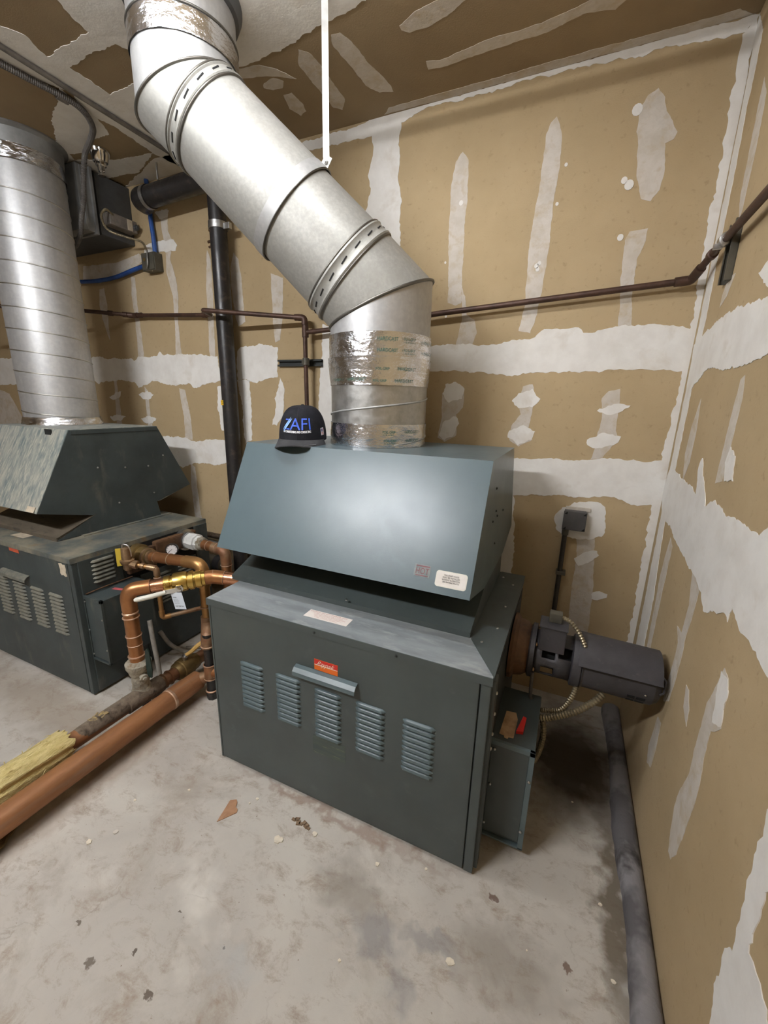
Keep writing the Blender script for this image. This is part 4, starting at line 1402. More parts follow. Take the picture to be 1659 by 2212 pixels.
# G: the riser it ends in, half hidden by the clean boiler's corner
GX, GY = -1.675, 1.435
rg_ = thing('riser_pipe', 'short copper and black riser beside the clean boiler corner, capped at its foot', 'pipe', (GX, GY, .03))
mesh_obj('black_nipple', sweep(B(), [(GX, GY, .045), (GX, GY, .40)], .026, 18), 'black_iron', rg_, smooth='auto')
mesh_obj('end_cap', lathe(B(), (GX, GY, .0), UP, [(0, .030), (.034, .032), (.036, .034), (.046, .034), (.048, .027)], 8), 'black_iron', rg_, smooth='auto')
mesh_obj('solder_ring', ring_at(B(), (GX, GY, .052), UP, .029, .010, .005), 'solder', rg_, smooth='auto')
mesh_obj('tee', lathe(B(), (GX, GY, .130), UP, [(0, .031), (.004, .034), (.078, .034), (.082, .031)], 20, False), 'copper_dusty', rg_, smooth='auto')
for z in (.130, .215):
    mesh_obj('solder_ring', ring_at(B(), (GX, GY, z), UP, .031, .007, .005), 'solder', rg_, smooth='auto')
mesh_obj('tee_branch', lathe(B(), (GX, GY, .170), (.95, .25, 0), [(.02, .030), (.055, .034), (.085, .034)], 20), 'copper', rg_, smooth='auto')
mesh_obj('header_reducer', lathe(B(), (FX, 1.41, FZ + .004), (.85, .35, .35), [(0, .040), (.02, .036), (.07, .030)], 20), 'copper_dusty', rg_, smooth='auto')
mesh_obj('elbow', sweep(B(), fillet([(GX, GY, .325), (GX, GY, .375), (-1.735, 1.50, .42), (-1.735, 1.50, .465)], .05), .035, 18), 'copper_dusty', rg_, smooth='auto')
mesh_obj('solder_ring', ring_at(B(), (GX, GY, .335), UP, .034, .008, .005), 'solder', rg_, smooth='auto')

# E: the header behind, partly wrapped
he = thing('floor_header_pipe', 'dusty copper pipe low above the floor with a yellow-handled valve in it', 'pipe', (EX, 1.1, EZ))
mesh_obj('pipe', sweep(B(), [(EX, -.6, EZ), (EX, 1.08, EZ)], RE, 24), 'copper_floor', he, smooth='auto')
mesh_obj('dust_cover', lathe(B(), (EX, .86, EZ + .004), (0, 1, 0), [(0, RE - .003), (.03, RE), (.30, RE + .002), (.32, RE)], 20, False), 'dust_pipe', he, smooth='auto')
mesh_obj('tee', lathe(B(), (EX, 1.09, EZ), (0, 1, 0), [(0, RE), (.004, RE + .006), (.20, RE + .006), (.204, RE)], 24, False), 'dust_pipe', he, smooth='auto')
mesh_obj('pipe', sweep(B(), [(EX, 1.29, EZ), (EX, 1.83, EZ)], RE - .004, 20), 'copper_dusty', he, smooth='auto')
for y in (1.31, 1.345):
    mesh_obj('solder_ring', ring_at(B(), (EX, y, EZ), (0, 1, 0), RE - .003, .012, .006), 'copper_dusty', he, smooth='auto')
vb = mesh_obj('valve_body', lathe(B(), (EX, 1.385, EZ), (0, 1, 0), [(0, .042), (.012, .052), (.03, .053), (.035, .058), (.065, .060), (.095, .058), (.10, .050), (.13, .048), (.15, .042)], 20), 'brass_old', he, smooth='auto')
mesh_obj('valve_stem', lathe(B(), (EX + .01, 1.448, EZ + .05), (.2, 0, 1), [(0, .013), (.022, .013), (.024, .018), (.032, .018), (.034, .008), (.044, .008)], 8), 'steel', he)
bm = sweep(B(), [(EX + .020, 1.450, EZ + .085), (EX + .035, 1.475, EZ + .098), (EX + .055, 1.51, EZ + .125), (EX + .10, 1.58, EZ + .165), (EX + .135, 1.635, EZ + .195)], [.010, .012, .014, .016, .013], 8)
mesh_obj('valve_handle', bm, 'yellow_plastic', he, smooth='auto')
mesh_obj('handle_plate', obox(B(), (EX + .026, 1.462, EZ + .090), (.3, .75, .4), (1, -.4, 0), (0, -.5, 1), .026, .009, .002), 'steel', he)
bm = sweep(B(), [(EX, 1.20, EZ - .03), (EX, 1.20, .0)], .022, 12)
mesh_obj('floor_stand', bm, 'black_iron', he)
# crumbled plaster stuck on the header
bm = B()
rg = random.Random(8)
for k in range(14):
    a = rg.uniform(1.2, 2.3)
    y = .93 + rg.uniform(0, .07)
    c_ = V((EX + (RE + .002) * cos(a), y, EZ + (RE + .002) * sin(a)))
    obox(bm, c_, (rg.uniform(-1, 1), 1, rg.uniform(-.3, .3)), (sin(a), .2, -cos(a)), (cos(a), 0, sin(a)), rg.uniform(.006, .022), rg.uniform(.004, .010), .0018)
o = mesh_obj('insulation_scraps', bm, 'wool_tan', he)
o['kind'] = 'stuff'

# D: riser from the tee, brass valve, across to the clean boiler
DX, DY = -1.918, 1.195
hd = thing('supply_pipe', 'large bright copper pipe rising and bending through a brass valve', 'pipe', (DX, DY, .16))
RD = .034
mesh_obj('crusted_valve', lathe(B(), (DX + .004, DY, .140), UP, [(0, .050), (.02, .044), (.045, .040), (.06, .044), (.085, .040), (.10, .046), (.125, .052), (.14, .060), (.165, .062), (.175, .052), (.178, .040)], 22), 'crust', hd, smooth='auto')
mesh_obj('valve_lug', lathe(B(), (DX + .03, DY - .01, .245), (1, -.25, -.15), [(0, .018), (.025, .016), (.030, .020), (.040, .020), (.042, .010), (.05, .010)], 10), 'crust', hd, smooth='auto')
bm = flat_poly(B(), [(DX + .066, DY + .005, .235), (DX + .092, DY + .01, .235), (DX + .100, DY + .012, .28), (DX + .096, DY + .010, .385), (DX + .084, DY + .008, .405), (DX + .070, DY + .006, .39), (DX + .064, DY + .004, .30)], (.1, -1, 0), .006)
mesh_obj('valve_handle', bm, 'green_plastic', hd)
mesh_obj('pipe', sweep(B(), [(DX, DY, .31), (DX, DY, .64)], RD, 22), 'copper', hd, smooth='auto')
for z, w, l in ((.345, .010, .006), (.462, .007, .004), (.410, .005, .002), (.565, .007, .005), (.590, .012, .003)):
    mesh_obj('solder_ring', ring_at(B(), (DX, DY, z), UP, RD + .0005, w, l), 'solder', hd, smooth='auto')
ED = V((DX, DY, .712))
D2 = V((-1.630, 1.470, .735))
dir1 = (D2 - ED).normalized()
elbow(hd, ED, (0, 0, -1), dir1, RD, .105, 'copper', False)
mesh_obj('solder_ring', ring_at(B(), ED + dir1 * .105, dir1, RD + .001, .006, .004), 'copper_dusty', hd, smooth='auto')
mesh_obj('pipe', sweep(B(), [ED + dir1 * .09, ED + dir1 * .17], RD - .001, 20), 'copper_new', hd, smooth='auto')
vp = ED + dir1 * .165
bv = mesh_obj('valve_body', lathe(B(), vp, dir1, [(0, .034), (.004, .041), (.030, .041), (.032, .036), (.040, .036), (.044, .047), (.052, .050), (.095, .051), (.110, .048), (.112, .042), (.120, .042),
                                                  (.121, .049), (.140, .049), (.141, .043), (.150, .041), (.152, .045), (.178, .045), (.180, .039), (.195, .039), (.196, .035)], 26), 'brass', hd, smooth='auto')
nrm = V((dir1.y, -dir1.x, 0))
st_ = vp + dir1 * .075 + nrm * .048 + V((0, 0, -.012))
mesh_obj('valve_stem', lathe(B(), st_, nrm, [(0, .018), (.010, .018), (.011, .022), (.016, .022), (.017, .012), (.026, .012), (.027, .006), (.030, .006)], 6), 'chrome', hd)
hdir = (-dir1 * 1.0 + V((0, 0, -.055)))
mesh_obj('handle_arm', obox(B(), st_ + nrm * .020 + hdir * .030, hdir, UP, nrm, .040, .012, .0018), 'chrome', hd)
bm = sweep(B(), [st_ + nrm * .022 + hdir * .060, st_ + nrm * .028 + hdir * .085, st_ + nrm * .036 + hdir * .12, st_ + nrm * .040 + hdir * .185, st_ + nrm * .040 + hdir * .195], [.009, .012, .0125, .012, .007], 10)
hg = mesh_obj('valve_handle', bm, 'white_plastic', hd, smooth='auto')
p2 = vp + dir1 * .192
mesh_obj('pipe', sweep(B(), [p2, D2 - dir1 * .05], RD - .001, 20), 'copper_new', hd, smooth='auto')
EH = V((-1.321, 1.615, .702))
dir2 = (EH - D2).normalized()
elbow(hd, D2, -dir1, dir2, RD, .06, 'copper', True)
mesh_obj('pipe', sweep(B(), [D2 + dir2 * .055, EH], RD, 20), 'copper_new', hd, smooth='auto')
mesh_obj('solder_ring', ring_at(B(), p2 + dir1 * .045, dir1, RD, .006, .003), 'solder', hd, smooth='auto')
# paper tag hanging from the valve
tg0 = st_ + nrm * .004 + V((0, 0, -.018))
tagp = thing('paper_tag', 'white printed paper tag hanging from the brass valve', 'tag', tg0)
tu = V((.91, .41, 0)).normalized()
tv = V((-.20, -.05, 1)).normalized()
tn = tu.cross(tv).normalized()
o_ = tg0 + tn * .022 - tv * .088 - tu * .034
plate('tag_sheet', o_, tu, tv, .056, .092, .0006, 'tag_paper', tagp)
bm = B()
text_flat(bm, 'PROPER', o_ + tu * .006 + tv * .062 + tn * .0008, tu, tv, .018, .006)
for k in range(4):
    text_flat(bm, ('brass ball valve', 'full port 2 in', '600 wog 150 wsp', 'lead free')[k], o_ + tu * .006 + tv * (.053 - .007 * k) + tn * .0008, tu, tv, .022 + .003 * (k % 2), .0035)
text_flat(bm, 'KEEP THIS TAG', o_ + tu * .006 + tv * .014 + tn * .0008, tu, tv, .042, .006)
mesh_obj('lettering', bm, 'ink', tagp)
mesh_obj('tie', sweep(B(), [o_ + tv * .09 + tu * .028 + tn * .001, st_ + nrm * .010], .001, 5), 'white_plastic', tagp)

# B: from the near port of the far boiler, over and down to the riser
PB0 = V((XL + .10, 1.50, .742))
PB1 = V((-1.735, 1.500, .777))
hb = thing('return_pipe', 'golden tarnished copper pipe leaving the near port of the dusty boiler and turning down', 'pipe', PB0)
db = (PB1 - PB0).normalized()
RB = .031
mesh_obj('port_bushing', lathe(B(), PB0 - db * .01, db, [(0, .05), (.02, .05), (.024, .040), (.05, .040), (.052, .036)], 20), 'bronze', hb, smooth='auto')
mesh_obj('pipe', sweep(B(), [PB0 + db * .02, PB1 - db * .07], RB, 20), 'copper', hb, smooth='auto')
for t in (.075, .19):
    mesh_obj('solder_ring', ring_at(B(), PB0 + db * t, db, RB, .006, .003), 'copper_dusty', hb, smooth='auto')
mesh_obj('elbow', sweep(B(), fillet([PB1 - db * .13, PB1, PB1 - UP * .13], .115, 10), RB + .003, 22), 'copper_gold', hb, smooth='auto')
mesh_obj('pipe', sweep(B(), [PB1 - UP * .11, V((PB1.x, PB1.y, .43))], RB - .004, 18), 'copper_gold', hb, smooth='auto')
mesh_obj('solder_ring', ring_at(B(), (PB1.x, PB1.y, .525), UP, RB - .003, .007, .004), 'solder', hb, smooth='auto')

# A: from the far port, over and down to the hidden end of header E
PA0 = V((XL + .055, 1.83, .735))
PA1 = V((-1.905, 1.83, .715))
ha = thing('return_pipe', 'copper pipe with a white union nut leaving the far port of the dusty boiler', 'pipe', PA0)
mesh_obj('union_nut', lathe(B(), PA0, (1, 0, -.05), [(0, .040), (.004, .052), (.03, .054), (.034, .056), (.075, .056), (.078, .046), (.10, .046), (.105, .040)], 8), 'white_paint', ha)
mesh_obj('union_tail', lathe(B(), PA0 + V((.095, 0, -.005)), (1, 0, -.05), [(0, .044), (.03, .042), (.035, .034)], 20), 'crust', ha, smooth='auto')
mesh_obj('pipe', sweep(B(), [PA0 + V((.12, 0, -.007)), PA1 - V((.05, 0, -.003))], RB, 20), 'copper', ha, smooth='auto')
for t in (.17, .245):
    mesh_obj('solder_ring', ring_at(B(), PA0 + (PA1 - PA0).normalized() * t, PA1 - PA0, RB, .006, .004), 'solder', ha, smooth='auto')
mesh_obj('elbow', sweep(B(), fillet([PA1 - V((.10, 0, -.005)), PA1, PA1 - UP * .10], .085, 10), RB + .003, 22), 'copper_dusty', ha, smooth='auto')
mesh_obj('pipe', sweep(B(), [PA1 - UP * .09, V((PA1.x, PA1.y, .12))], RB, 20), 'copper', ha, smooth='auto')
for z in (.62, .545):
    mesh_obj('solder_ring', ring_at(B(), (PA1.x, PA1.y, z), UP, RB, .007, .005), 'solder', ha, smooth='auto')
mesh_obj('foot_elbow', sweep(B(), fillet([PA1 * 1.0 - UP * .52, V((PA1.x, PA1.y, EZ)), V((EX, 1.78, EZ))], .04), RB + .004, 18), 'copper_dusty', ha, smooth='auto')

# H: second connection of the clean boiler
hh = thing('return_pipe', 'golden copper elbow behind the left end of the clean boiler hood', 'pipe', (-1.30, 1.83, .78))
mesh_obj('elbow', sweep(B(), fillet([(-1.322, 1.83, .752), (-1.490, 1.83, .752), (-1.490, 1.83, .60)], .10, 10), .037, 20), 'copper_gold', hh, smooth='auto')
mesh_obj('pipe', sweep(B(), [(-1.490, 1.83, .66), (-1.490, 1.83, .03)], .033, 18), 'copper_gold', hh, smooth='auto')
mesh_obj('solder_ring', ring_at(B(), (-1.490, 1.83, .63), UP, .037, .008, .004), 'copper_dusty', hh, smooth='auto')
mesh_obj('floor_flange', lathe(B(), (-1.490, 1.83, 0), UP, [(0, .06), (.01, .06), (.012, .04), (.04, .038)], 18), 'rust', hh)

# relief valve and its small discharge line
RV = V((-2.185, 1.385, .742))
rv = thing('relief_valve', 'pale bronze relief valve with a yellow tag and wire lever', 'valve', RV)
mesh_obj('valve_body', lathe(B(), RV + V((0, 0, -.045)), UP, [(0, .018), (.01, .024), (.03, .024), (.038, .030), (.052, .036), (.060, .036), (.066, .026), (.080, .027), (.13, .024), (.134, .016), (.136, .001)], 18), 'bronze', rv, smooth='auto')
mesh_obj('inlet', lathe(B(), RV + V((0, 0, -.005)), (-1, .1, 0), [(0, .022), (.075, .022)], 14), 'bronze', rv, smooth='auto')
mesh_obj('lever', sweep(B(), smooth_path([RV + V((-.012, -.01, .085)), RV + V((-.006, -.01, .108)), RV + V((.022, 0, .104)), RV + V((.034, .004, .075)), RV + V((.036, .004, .040))]), .0035, 7), 'steel', rv, smooth='auto')
mesh_obj('yellow_tag', obox(B(), RV + V((-.034, -.016, .030)), (.6, .8, 0), UP, (.8, -.6, 0), .018, .052, .0008), 'tag_yellow', rv)
mesh_obj('outlet', lathe(B(), RV + V((.01, 0, -.004)), (.9, .38, -.16), [(0, .020), (.03, .020), (.031, .024), (.05, .024), (.051, .018)], 8), 'bronze', rv)
q0 = RV + V((.055, .022, -.014))
q1 = V((-2.035, 1.445, .712))
dl = thing('discharge_pipe', 'thin copper discharge pipe dropping from the relief valve and running back', 'pipe', q0)
mesh_obj('pipe', sweep(B(), [q0, q1], .0125, 12), 'copper_gold', dl, smooth='auto')
for t in (.15, .5, .8):
    mesh_obj('coupling', lathe(B(), q0.lerp(q1, t), q1 - q0, [(0, .014), (.002, .017), (.020, .017), (.022, .014)], 12), 'bronze', dl, smooth='auto')
mesh_obj('elbow', sweep(B(), fillet([q1 + (q0 - q1).normalized() * .035, q1, q1 - UP * .04], .025), .0175, 12), 'bronze', dl, smooth='auto')
mesh_obj('pipe', sweep(B(), [q1 - UP * .03, V((q1.x, q1.y, .425))], .0125, 12), 'copper_gold', dl, smooth='auto')
mesh_obj('solder_ring', ring_at(B(), q1 - UP * .055, UP, .015, .008, .005), 'solder', dl, smooth='auto')
q2 = V((q1.x, q1.y, .405))
mesh_obj('elbow', sweep(B(), fillet([q2 + UP * .045, q2, q2 + V((.5, .8, .05)).normalized() * .045], .03), .0155, 12), 'copper_gold', dl, smooth='auto')
mesh_obj('pipe', sweep(B(), [q2 + V((.5, .8, .05)).normalized() * .035, V((-1.775, 1.80, .43))], .0125, 12), 'copper_dusty', dl, smooth='auto')
# pressure gauge
PG = V((-2.165, 1.655, .735))
pg = thing('pressure_gauge', 'round white-faced pressure gauge on the open side of the dusty boiler', 'gauge', PG)
gn = V((.62, -.78, .12)).normalized()
mesh_obj('case', lathe(B(), PG - gn * .028, gn, [(0, .026), (.006, .036), (.028, .037), (.033, .037), (.033, .032), (.030, .032)], 22, False), 'black_iron', pg, smooth='auto')
gf = mesh_obj('dial', lathe(B(), PG - gn * .002, gn, [(0, .033), (.002, .033)], 22), 'gauge_face', pg)
gd, gu, gv = frame(gn)
bm = B()
for k in range(9):
    a = math.radians(-45 + 270 * k / 8)
    w = gu * cos(a) + gv * sin(a)
    obox(bm, PG + w * .026 + gn * .0006, w, gn.cross(w), gn, .004, .0008, .0003)
obox(bm, PG + (gu * .5 - gv * .4) * .018 + gn * .0012, gu * .5 - gv * .4, gn.cross(gu * .5 - gv * .4), gn, .014, .0010, .0003)
mesh_obj('needle_and_scale', bm, 'ink', pg)
mesh_obj('stem', sweep(B(), [PG - gn * .02, PG + V((-.05, .02, -.005)), V((XL + .03, 1.70, .735))], .011, 10), 'steel', pg)

# insulation
wi = thing('pipe_insulation', 'ragged yellow fibreglass sleeve round the rear floor pipe', 'insulation', (EX, .45, EZ))
bm = B()
rg = random.Random(17)
rings = []
N_ = 64
ph0 = [rg.uniform(0, 6.28) for _ in range(9)]
for i in range(61):
    y = -.6 + (.815 + .6) * i / 60
    ring = []
    for k in range(N_):
        a = 2 * pi * k / N_
        r = .074 + .006 * sin(3 * a + ph0[0] + y * 2) + .004 * sin(7 * a + ph0[1] + y * 6) + .0025 * sin(15 * a + ph0[2] + 9 * y) + rg.uniform(-.0016, .0016)
        r -= .020 * max(0, -sin(a)) * (1 if y > -.2 else 1)
        yy = y + (rg.uniform(-.012, .012) if i == 60 else 0) - (.03 * max(0, -sin(a)) if i == 60 else 0)
        ring.append(bm.verts.new((EX + r * cos(a), yy, EZ + .004 + r * sin(a))))
    rings.append(ring)
inner = [bm.verts.new((EX + .042 * cos(2 * pi * k / N_), .80, EZ + .042 * sin(2 * pi * k / N_))) for k in range(N_)]
rings.append(inner)
skin(bm, rings, False)
mesh_obj('wool_sleeve', bm, 'wool', wi, smooth='auto')
bm = B()
for k in range(60):
    y = rg.uniform(-.1, .8)
    a = rg.uniform(.1, 2.6)
    p = V((EX + .074 * cos(a), y, EZ + .004 + .072 * sin(a)))
    q = p + V((rg.uniform(-.01, .01) + .012 * cos(a), rg.uniform(-.03, .03), .012 * sin(a)))
    sweep(bm, [p, p.lerp(q, .5) + V((0, 0, .003)), q], [.0018, .0014, .0004], 4)
o = mesh_obj('loose_fibres', bm, 'wool', wi)
o['kind'] = 'stuff'
bm = B()
rings = []
for i in range(15):
    y = .30 + .27 * i / 14
    f = sin(pi * (i + .6) / 15.2)
    rings.append([bm.verts.new((FX - .030 + (.075 * f + rg.uniform(-.006, .006)) * cos(2 * pi * k / 20), y, max(.001, .022 + (.020 * f + rg.uniform(-.003, .003)) * sin(2 * pi * k / 20)))) for k in range(20)])
skin(bm, rings)
tag(mesh_obj('insulation_scrap', bm, 'wool_dark', None, org=(FX, .45, 0)), 'dirty torn lump of fibreglass under the front floor pipe', 'insulation')

# hoses on the floor between the boilers
hs1 = thing('hose', 'dusty grey hose standing up behind the crusted valve', 'hose', (-2.05, 1.40, 0))
mesh_obj('hose_run', sweep(B(), smooth_path([(-2.115, 1.42, .38), (-2.075, 1.40, .25), (-2.030, 1.38, .12), (-2.005, 1.36, .035), (-1.96, 1.30, .014), (-1.86, 1.16, .013), (-1.83, 1.02, .013)]), .013, 12), 'hose', hs1, smooth='auto')
hs2 = thing('hose', 'grey hose curving along the floor behind the yellow valve handle', 'hose', (-2.0, 1.7, 0))
mesh_obj('hose_run', sweep(B(), smooth_path([(-2.235, 1.56, .20), (-2.20, 1.60, .09), (-2.13, 1.66, .025), (-2.0, 1.74, .014), (-1.84, 1.80, .013), (-1.62, 1.92, .013)]), .013, 12), 'hose', hs2, smooth='auto')
hs3 = thing('hose', 'second grey hose lying flat against the foot of the dusty boiler', 'hose', (-2.0, 1.8, 0))
mesh_obj('hose_run', sweep(B(), smooth_path([(-2.19, 1.70, .013), (-2.05, 1.79, .013), (-1.86, 1.88, .013), (-1.66, 2.02, .013)]), .012, 12), 'hose', hs3, smooth='auto')

# ------------------------------------------------------------------ pipes on the back wall
bp = thing('drain_pipe', 'black vertical iron pipe standing in front of the back wall', 'pipe', (-2.165, 2.225, 0))
BX, BY = -2.165, 2.225
mesh_obj('pipe', sweep(B(), [(BX, BY, 0), (BX, BY, ZC)], .052, 24), 'black_iron', bp, smooth='auto')
mesh_obj('clamp_band', lathe(B(), (BX, BY, 2.655), UP, [(0, .054), (.001, .057), (.040, .057), (.041, .054)], 28, False), 'steel', bp, smooth='auto')
mesh_obj('clamp_ear', box(B(), BX + .052, BX + .10, BY - .012, BY + .012, 2.650, 2.685, .002), 'steel', bp)
mesh_obj('clamp_ear', box(B(), BX - .075, BX - .050, BY - .008, BY + .006, 2.655, 2.690, .002), 'rust', bp)
mesh_obj('clamp_screw', lathe(B(), (BX - .09, BY, 2.60), (1, 0, .1), [(0, .008), (.05, .008)], 8), 'rust', bp)
mesh_obj('clamp_screw', lathe(B(), (BX - .085, BY, 2.57), (1, 0, .2), [(0, .007), (.05, .007)], 8), 'rust', bp)
yl = plate('yellow_sticker', (BX - .030, BY - .0525, 1.602), (.95, .12, 0), (0, 0, 1), .040, .032, .0006, 'yellow_label', bp)
bm = B()
text_flat(bm, 'WATER LINE', (BX - .026, BY - .0536, 1.620), (.95, .12, 0), UP, .030, .006)
text_flat(bm, 'DRAIN', (BX - .022, BY - .0536, 1.608), (.95, .12, 0), UP, .020, .006)
mesh_obj('lettering', bm, 'ink', yl)
sc = thing('strut_channel', 'short upright black steel strut behind the vertical black pipe', 'bracket', (-2.27, 2.30, 2.1))
bm = B()
for x in (-2.285, -2.247):
    box(bm, x, x + .004, 2.29, 2.328, 2.06, 2.33)
box(bm, -2.285, -2.243, 2.324, 2.328, 2.06, 2.33)
mesh_obj('channel', bm, 'black_iron', sc)
hp_ = thing('drain_pipe', 'black horizontal iron pipe hung close under the ceiling', 'pipe', (-2.4, 2.19, 2.93))
HZ = 2.925
mesh_obj('pipe', sweep(B(), [(-2.72, 2.185, HZ - .03), (-1.62, 2.185, HZ + .01)], .062, 24), 'black_iron', hp_, smooth='auto')
mesh_obj('coupling_band', lathe(B(), (-2.715, 2.185, HZ - .03), (1, 0, .03), [(0, .064), (.002, .068), (.028, .068), (.030, .064)], 28, False), 'steel', hp_, smooth='auto')
mesh_obj('bend', sweep(B(), fillet([(-2.68, 2.185, HZ - .029), (-2.775, 2.185, HZ - .031), (-2.785, 2.24, HZ - .031)], .05), .067, 22), 'black_iron', hp_, smooth='auto')
mesh_obj('hanger_rod', sweep(B(), [(-2.60, 2.185, ZC), (-2.60, 2.185, HZ + .05)], .006, 8), 'steel', hp_)

# gas line: along the left part of the wall, out round the black pipe, down to the boiler and right round the corner
GR_ = .0135
gl = thing('gas_pipe', 'rusty brown pipe running along the back wall, round the corner and past the slanting flue', 'pipe', (-1.5, 2.28, 2.1))


def gpipe(pts, rad=.03, r=GR_):
    return mesh_obj('pipe', sweep(B(), fillet(pts, rad, 6), r, 14), 'brown_pipe', gl, smooth='auto')


def gsock(p, d, L=.035, r=.0185):
    d = V(d).normalized()
    return mesh_obj('coupling', lathe(B(), V(p) - d * L / 2, d, [(0, GR_), (.002, r), (L - .002, r), (L, GR_)], 14), 'brown_pipe', gl, smooth='auto')


gpipe([(-4.4, 1.62, 2.27), (-3.42, 2.065, 2.245), (-3.11, 2.285, 2.232), (-2.34, 2.285, 2.192), (-2.19, 2.075, 2.172), (-1.556, 2.250, 2.125), (-1.556, 2.255, 1.55)], .028)
for p, d in (((-3.24, 2.193, 2.2375), (.31, .22, -.013)), ((-3.16, 2.25, 2.234), (.31, .22, -.013)), ((-3.04, 2.285, 2.229), (1, 0, 0)), ((-1.60, 2.238, 2.128), (1, .28, 0)), ((-1.556, 2.255, 2.085), UP), ((-2.40, 2.285, 2.195), (1, 0, 0))):
    gsock(p, d)
for p, a, b in (((-3.11, 2.285, 2.231), (-.31, -.22, .013), (1, 0, 0)), ((-1.556, 2.250, 2.125), (-1, -.28, .05), (0, 0, -1))):
    mesh_obj('elbow', sweep(B(), fillet([V(p) + V(a).normalized() * .04, V(p), V(p) + V(b).normalized() * .04], .028), .019, 14), 'brown_pipe', gl, smooth='auto')
gpipe([(-1.556, 2.255, 2.045), (-1.20, 2.275, 2.065)])
mesh_obj('tee', lathe(B(), (-1.556, 2.255, 2.015), UP, [(0, GR_), (.002, .02), (.058, .02), (.06, GR_)], 14), 'brown_pipe', gl, smooth='auto')
gpipe([(-1.22, 2.275, 2.064), (-.741, 2.280, 2.106), (.372, 2.280, 2.172), (.400, 2.16, 2.222), (.400, .3, 2.222)], .03)
gsock((.33, 2.280, 2.170), (1, 0, .06))
gsock((.400, 2.13, 2.222), (0, 1, 0))
mesh_obj('elbow', sweep(B(), fillet([(.335, 2.280, 2.170), (.372, 2.280, 2.172), (.388, 2.215, 2.20)], .02), .019, 14), 'brown_pipe', gl, smooth='auto')
gpipe([(-1.556, 2.255, 1.57), (-1.556, 2.255, .80), (-1.20, 2.12, .78)], .03)


def strut(root, p0, p1, nrm, mat, wd=.041, dp=.022):
    """slotted C-channel fixed to a wall"""
    p0, p1, n = V(p0), V(p1), V(nrm).normalized()
    d = (p1 - p0).normalized()
    s = d.cross(n)
    L = (p1 - p0).length
    c_ = (p0 + p1) / 2
    bm = B()
    obox(bm, c_ + n * .0015, d, s, n, L / 2, wd / 2, .0015)
    for q in (-1, 1):
        obox(bm, c_ + n * (dp / 2) + s * (q * (wd / 2 - .0012)), d, s, n, L / 2, .0012, dp / 2)
        obox(bm, c_ + n * (dp - .0012) + s * (q * (wd / 2 - .006)), d, s, n, L / 2, .005, .0012)
    return mesh_obj('channel', bm, mat, root)


s1 = thing('strut_channel', 'horizontal steel strut on the back wall behind the brown pipe drop', 'bracket', (-1.64, 2.31, 1.877))
strut(s1, (-1.815, YB, 1.877), (-1.478, YB, 1.875), (0, -1, 0), 'dark_metal')
mesh_obj('pipe_clamp', lathe(B(), (-1.556, 2.255, 1.855), UP, [(0, .015), (.002, .021), (.042, .021), (.044, .015)], 14), 'box_grey', s1, smooth='auto')
mesh_obj('clamp_bolt', box(B(), -1.59, -1.572, 2.255, 2.30, 1.862, 1.890, .003), 'box_grey', s1)
s2_ = thing('strut_channel', 'upright steel strut on the right wall holding the brown pipe', 'bracket', (.42, 1.975, 2.19))
strut(s2_, (XR, 1.975, 2.085), (XR, 1.975, 2.275), (-1, 0, 0), 'box_grey', .075)
mesh_obj('pipe_clamp', lathe(B(), (.400, 1.955, 2.222), (0, 1, 0), [(0, .015), (.002, .021), (.032, .021), (.034, .015)], 14), 'steel', s2_, smooth='auto')
mesh_obj('clamp_bolt', obox(B(), (.385, 1.985, 2.205), (1, 0, 0), (0, 1, 0), UP, .014, .006, .008), 'steel', s2_)

# low pipes on the wall seen between the boilers
l1 = thing('wall_pipe', 'dust-caked pipe running low along the back wall between the boilers', 'pipe', (-2.4, 2.28, .58))
bm = sweep(B(), [(-3.3, 2.285, .60), (-1.5, 2.285, .59)], .022, 14)
mesh_obj('pipe', bm, 'dust_pipe', l1, smooth='auto')
l2 = thing('wall_ledge', 'white painted ledge strip under the dust-caked wall pipe', 'ledge', (-2.4, 2.31, .54))
mesh_obj('strip', box(B(), -3.3, -1.5, 2.285, YB - .001, .532, .556, .002), 'white_paint', l2)
l3 = thing('wall_pipe', 'fat beige pipe low on the back wall behind the copper elbow', 'pipe', (-2.4, 2.26, .38))
mesh_obj('pipe', sweep(B(), [(-3.3, 2.262, .385), (-1.5, 2.262, .375)], .055, 20), 'beige_pipe', l3, smooth='auto')
mesh_obj('coupling', lathe(B(), (-2.45, 2.262, .380), (1, 0, 0), [(0, .056), (.002, .064), (.06, .064), (.062, .056)], 20), 'box_dark', l3, smooth='auto')

# ------------------------------------------------------------------ duct and electrics at the upper left
du = thing('air_duct', 'dark sheet-metal duct under the ceiling, meeting the back wall', 'duct', (-3.6, 2.1, 2.69))
mesh_obj('duct_section', box(B(), -4.1, -3.055, 1.965, 2.048, 2.690, ZC - .012, .004), 'duct', du)
mesh_obj('duct_section', box(B(), -4.1, -3.065, 2.085, YB - .001, 2.698, ZC - .012, .004), 'duct_dark', du)
bm = B()
box(bm, -4.12, -3.040, 2.040, 2.058, 2.678, ZC - .008, .002)
mesh_obj('flange', bm, 'duct', du)
mesh_obj('joint_gap', box(B(), -4.1, -3.062, 2.058, 2.085, 2.692, ZC - .012), 'black', du)
mesh_obj('stiffener', box(B(), -3.057, -3.046, 1.985, 2.000, 2.692, ZC - .02, .002), 'duct', du)
ac = mesh_obj('actuator', box(B(), -3.064, -2.985, 2.105, 2.300, 2.755, 2.830, .008), 'grey_plastic', du)
mesh_obj('actuator_label', box(B(), -2.986, -2.983, 2.225, 2.262, 2.760, 2.826), 'paper_old', ac)
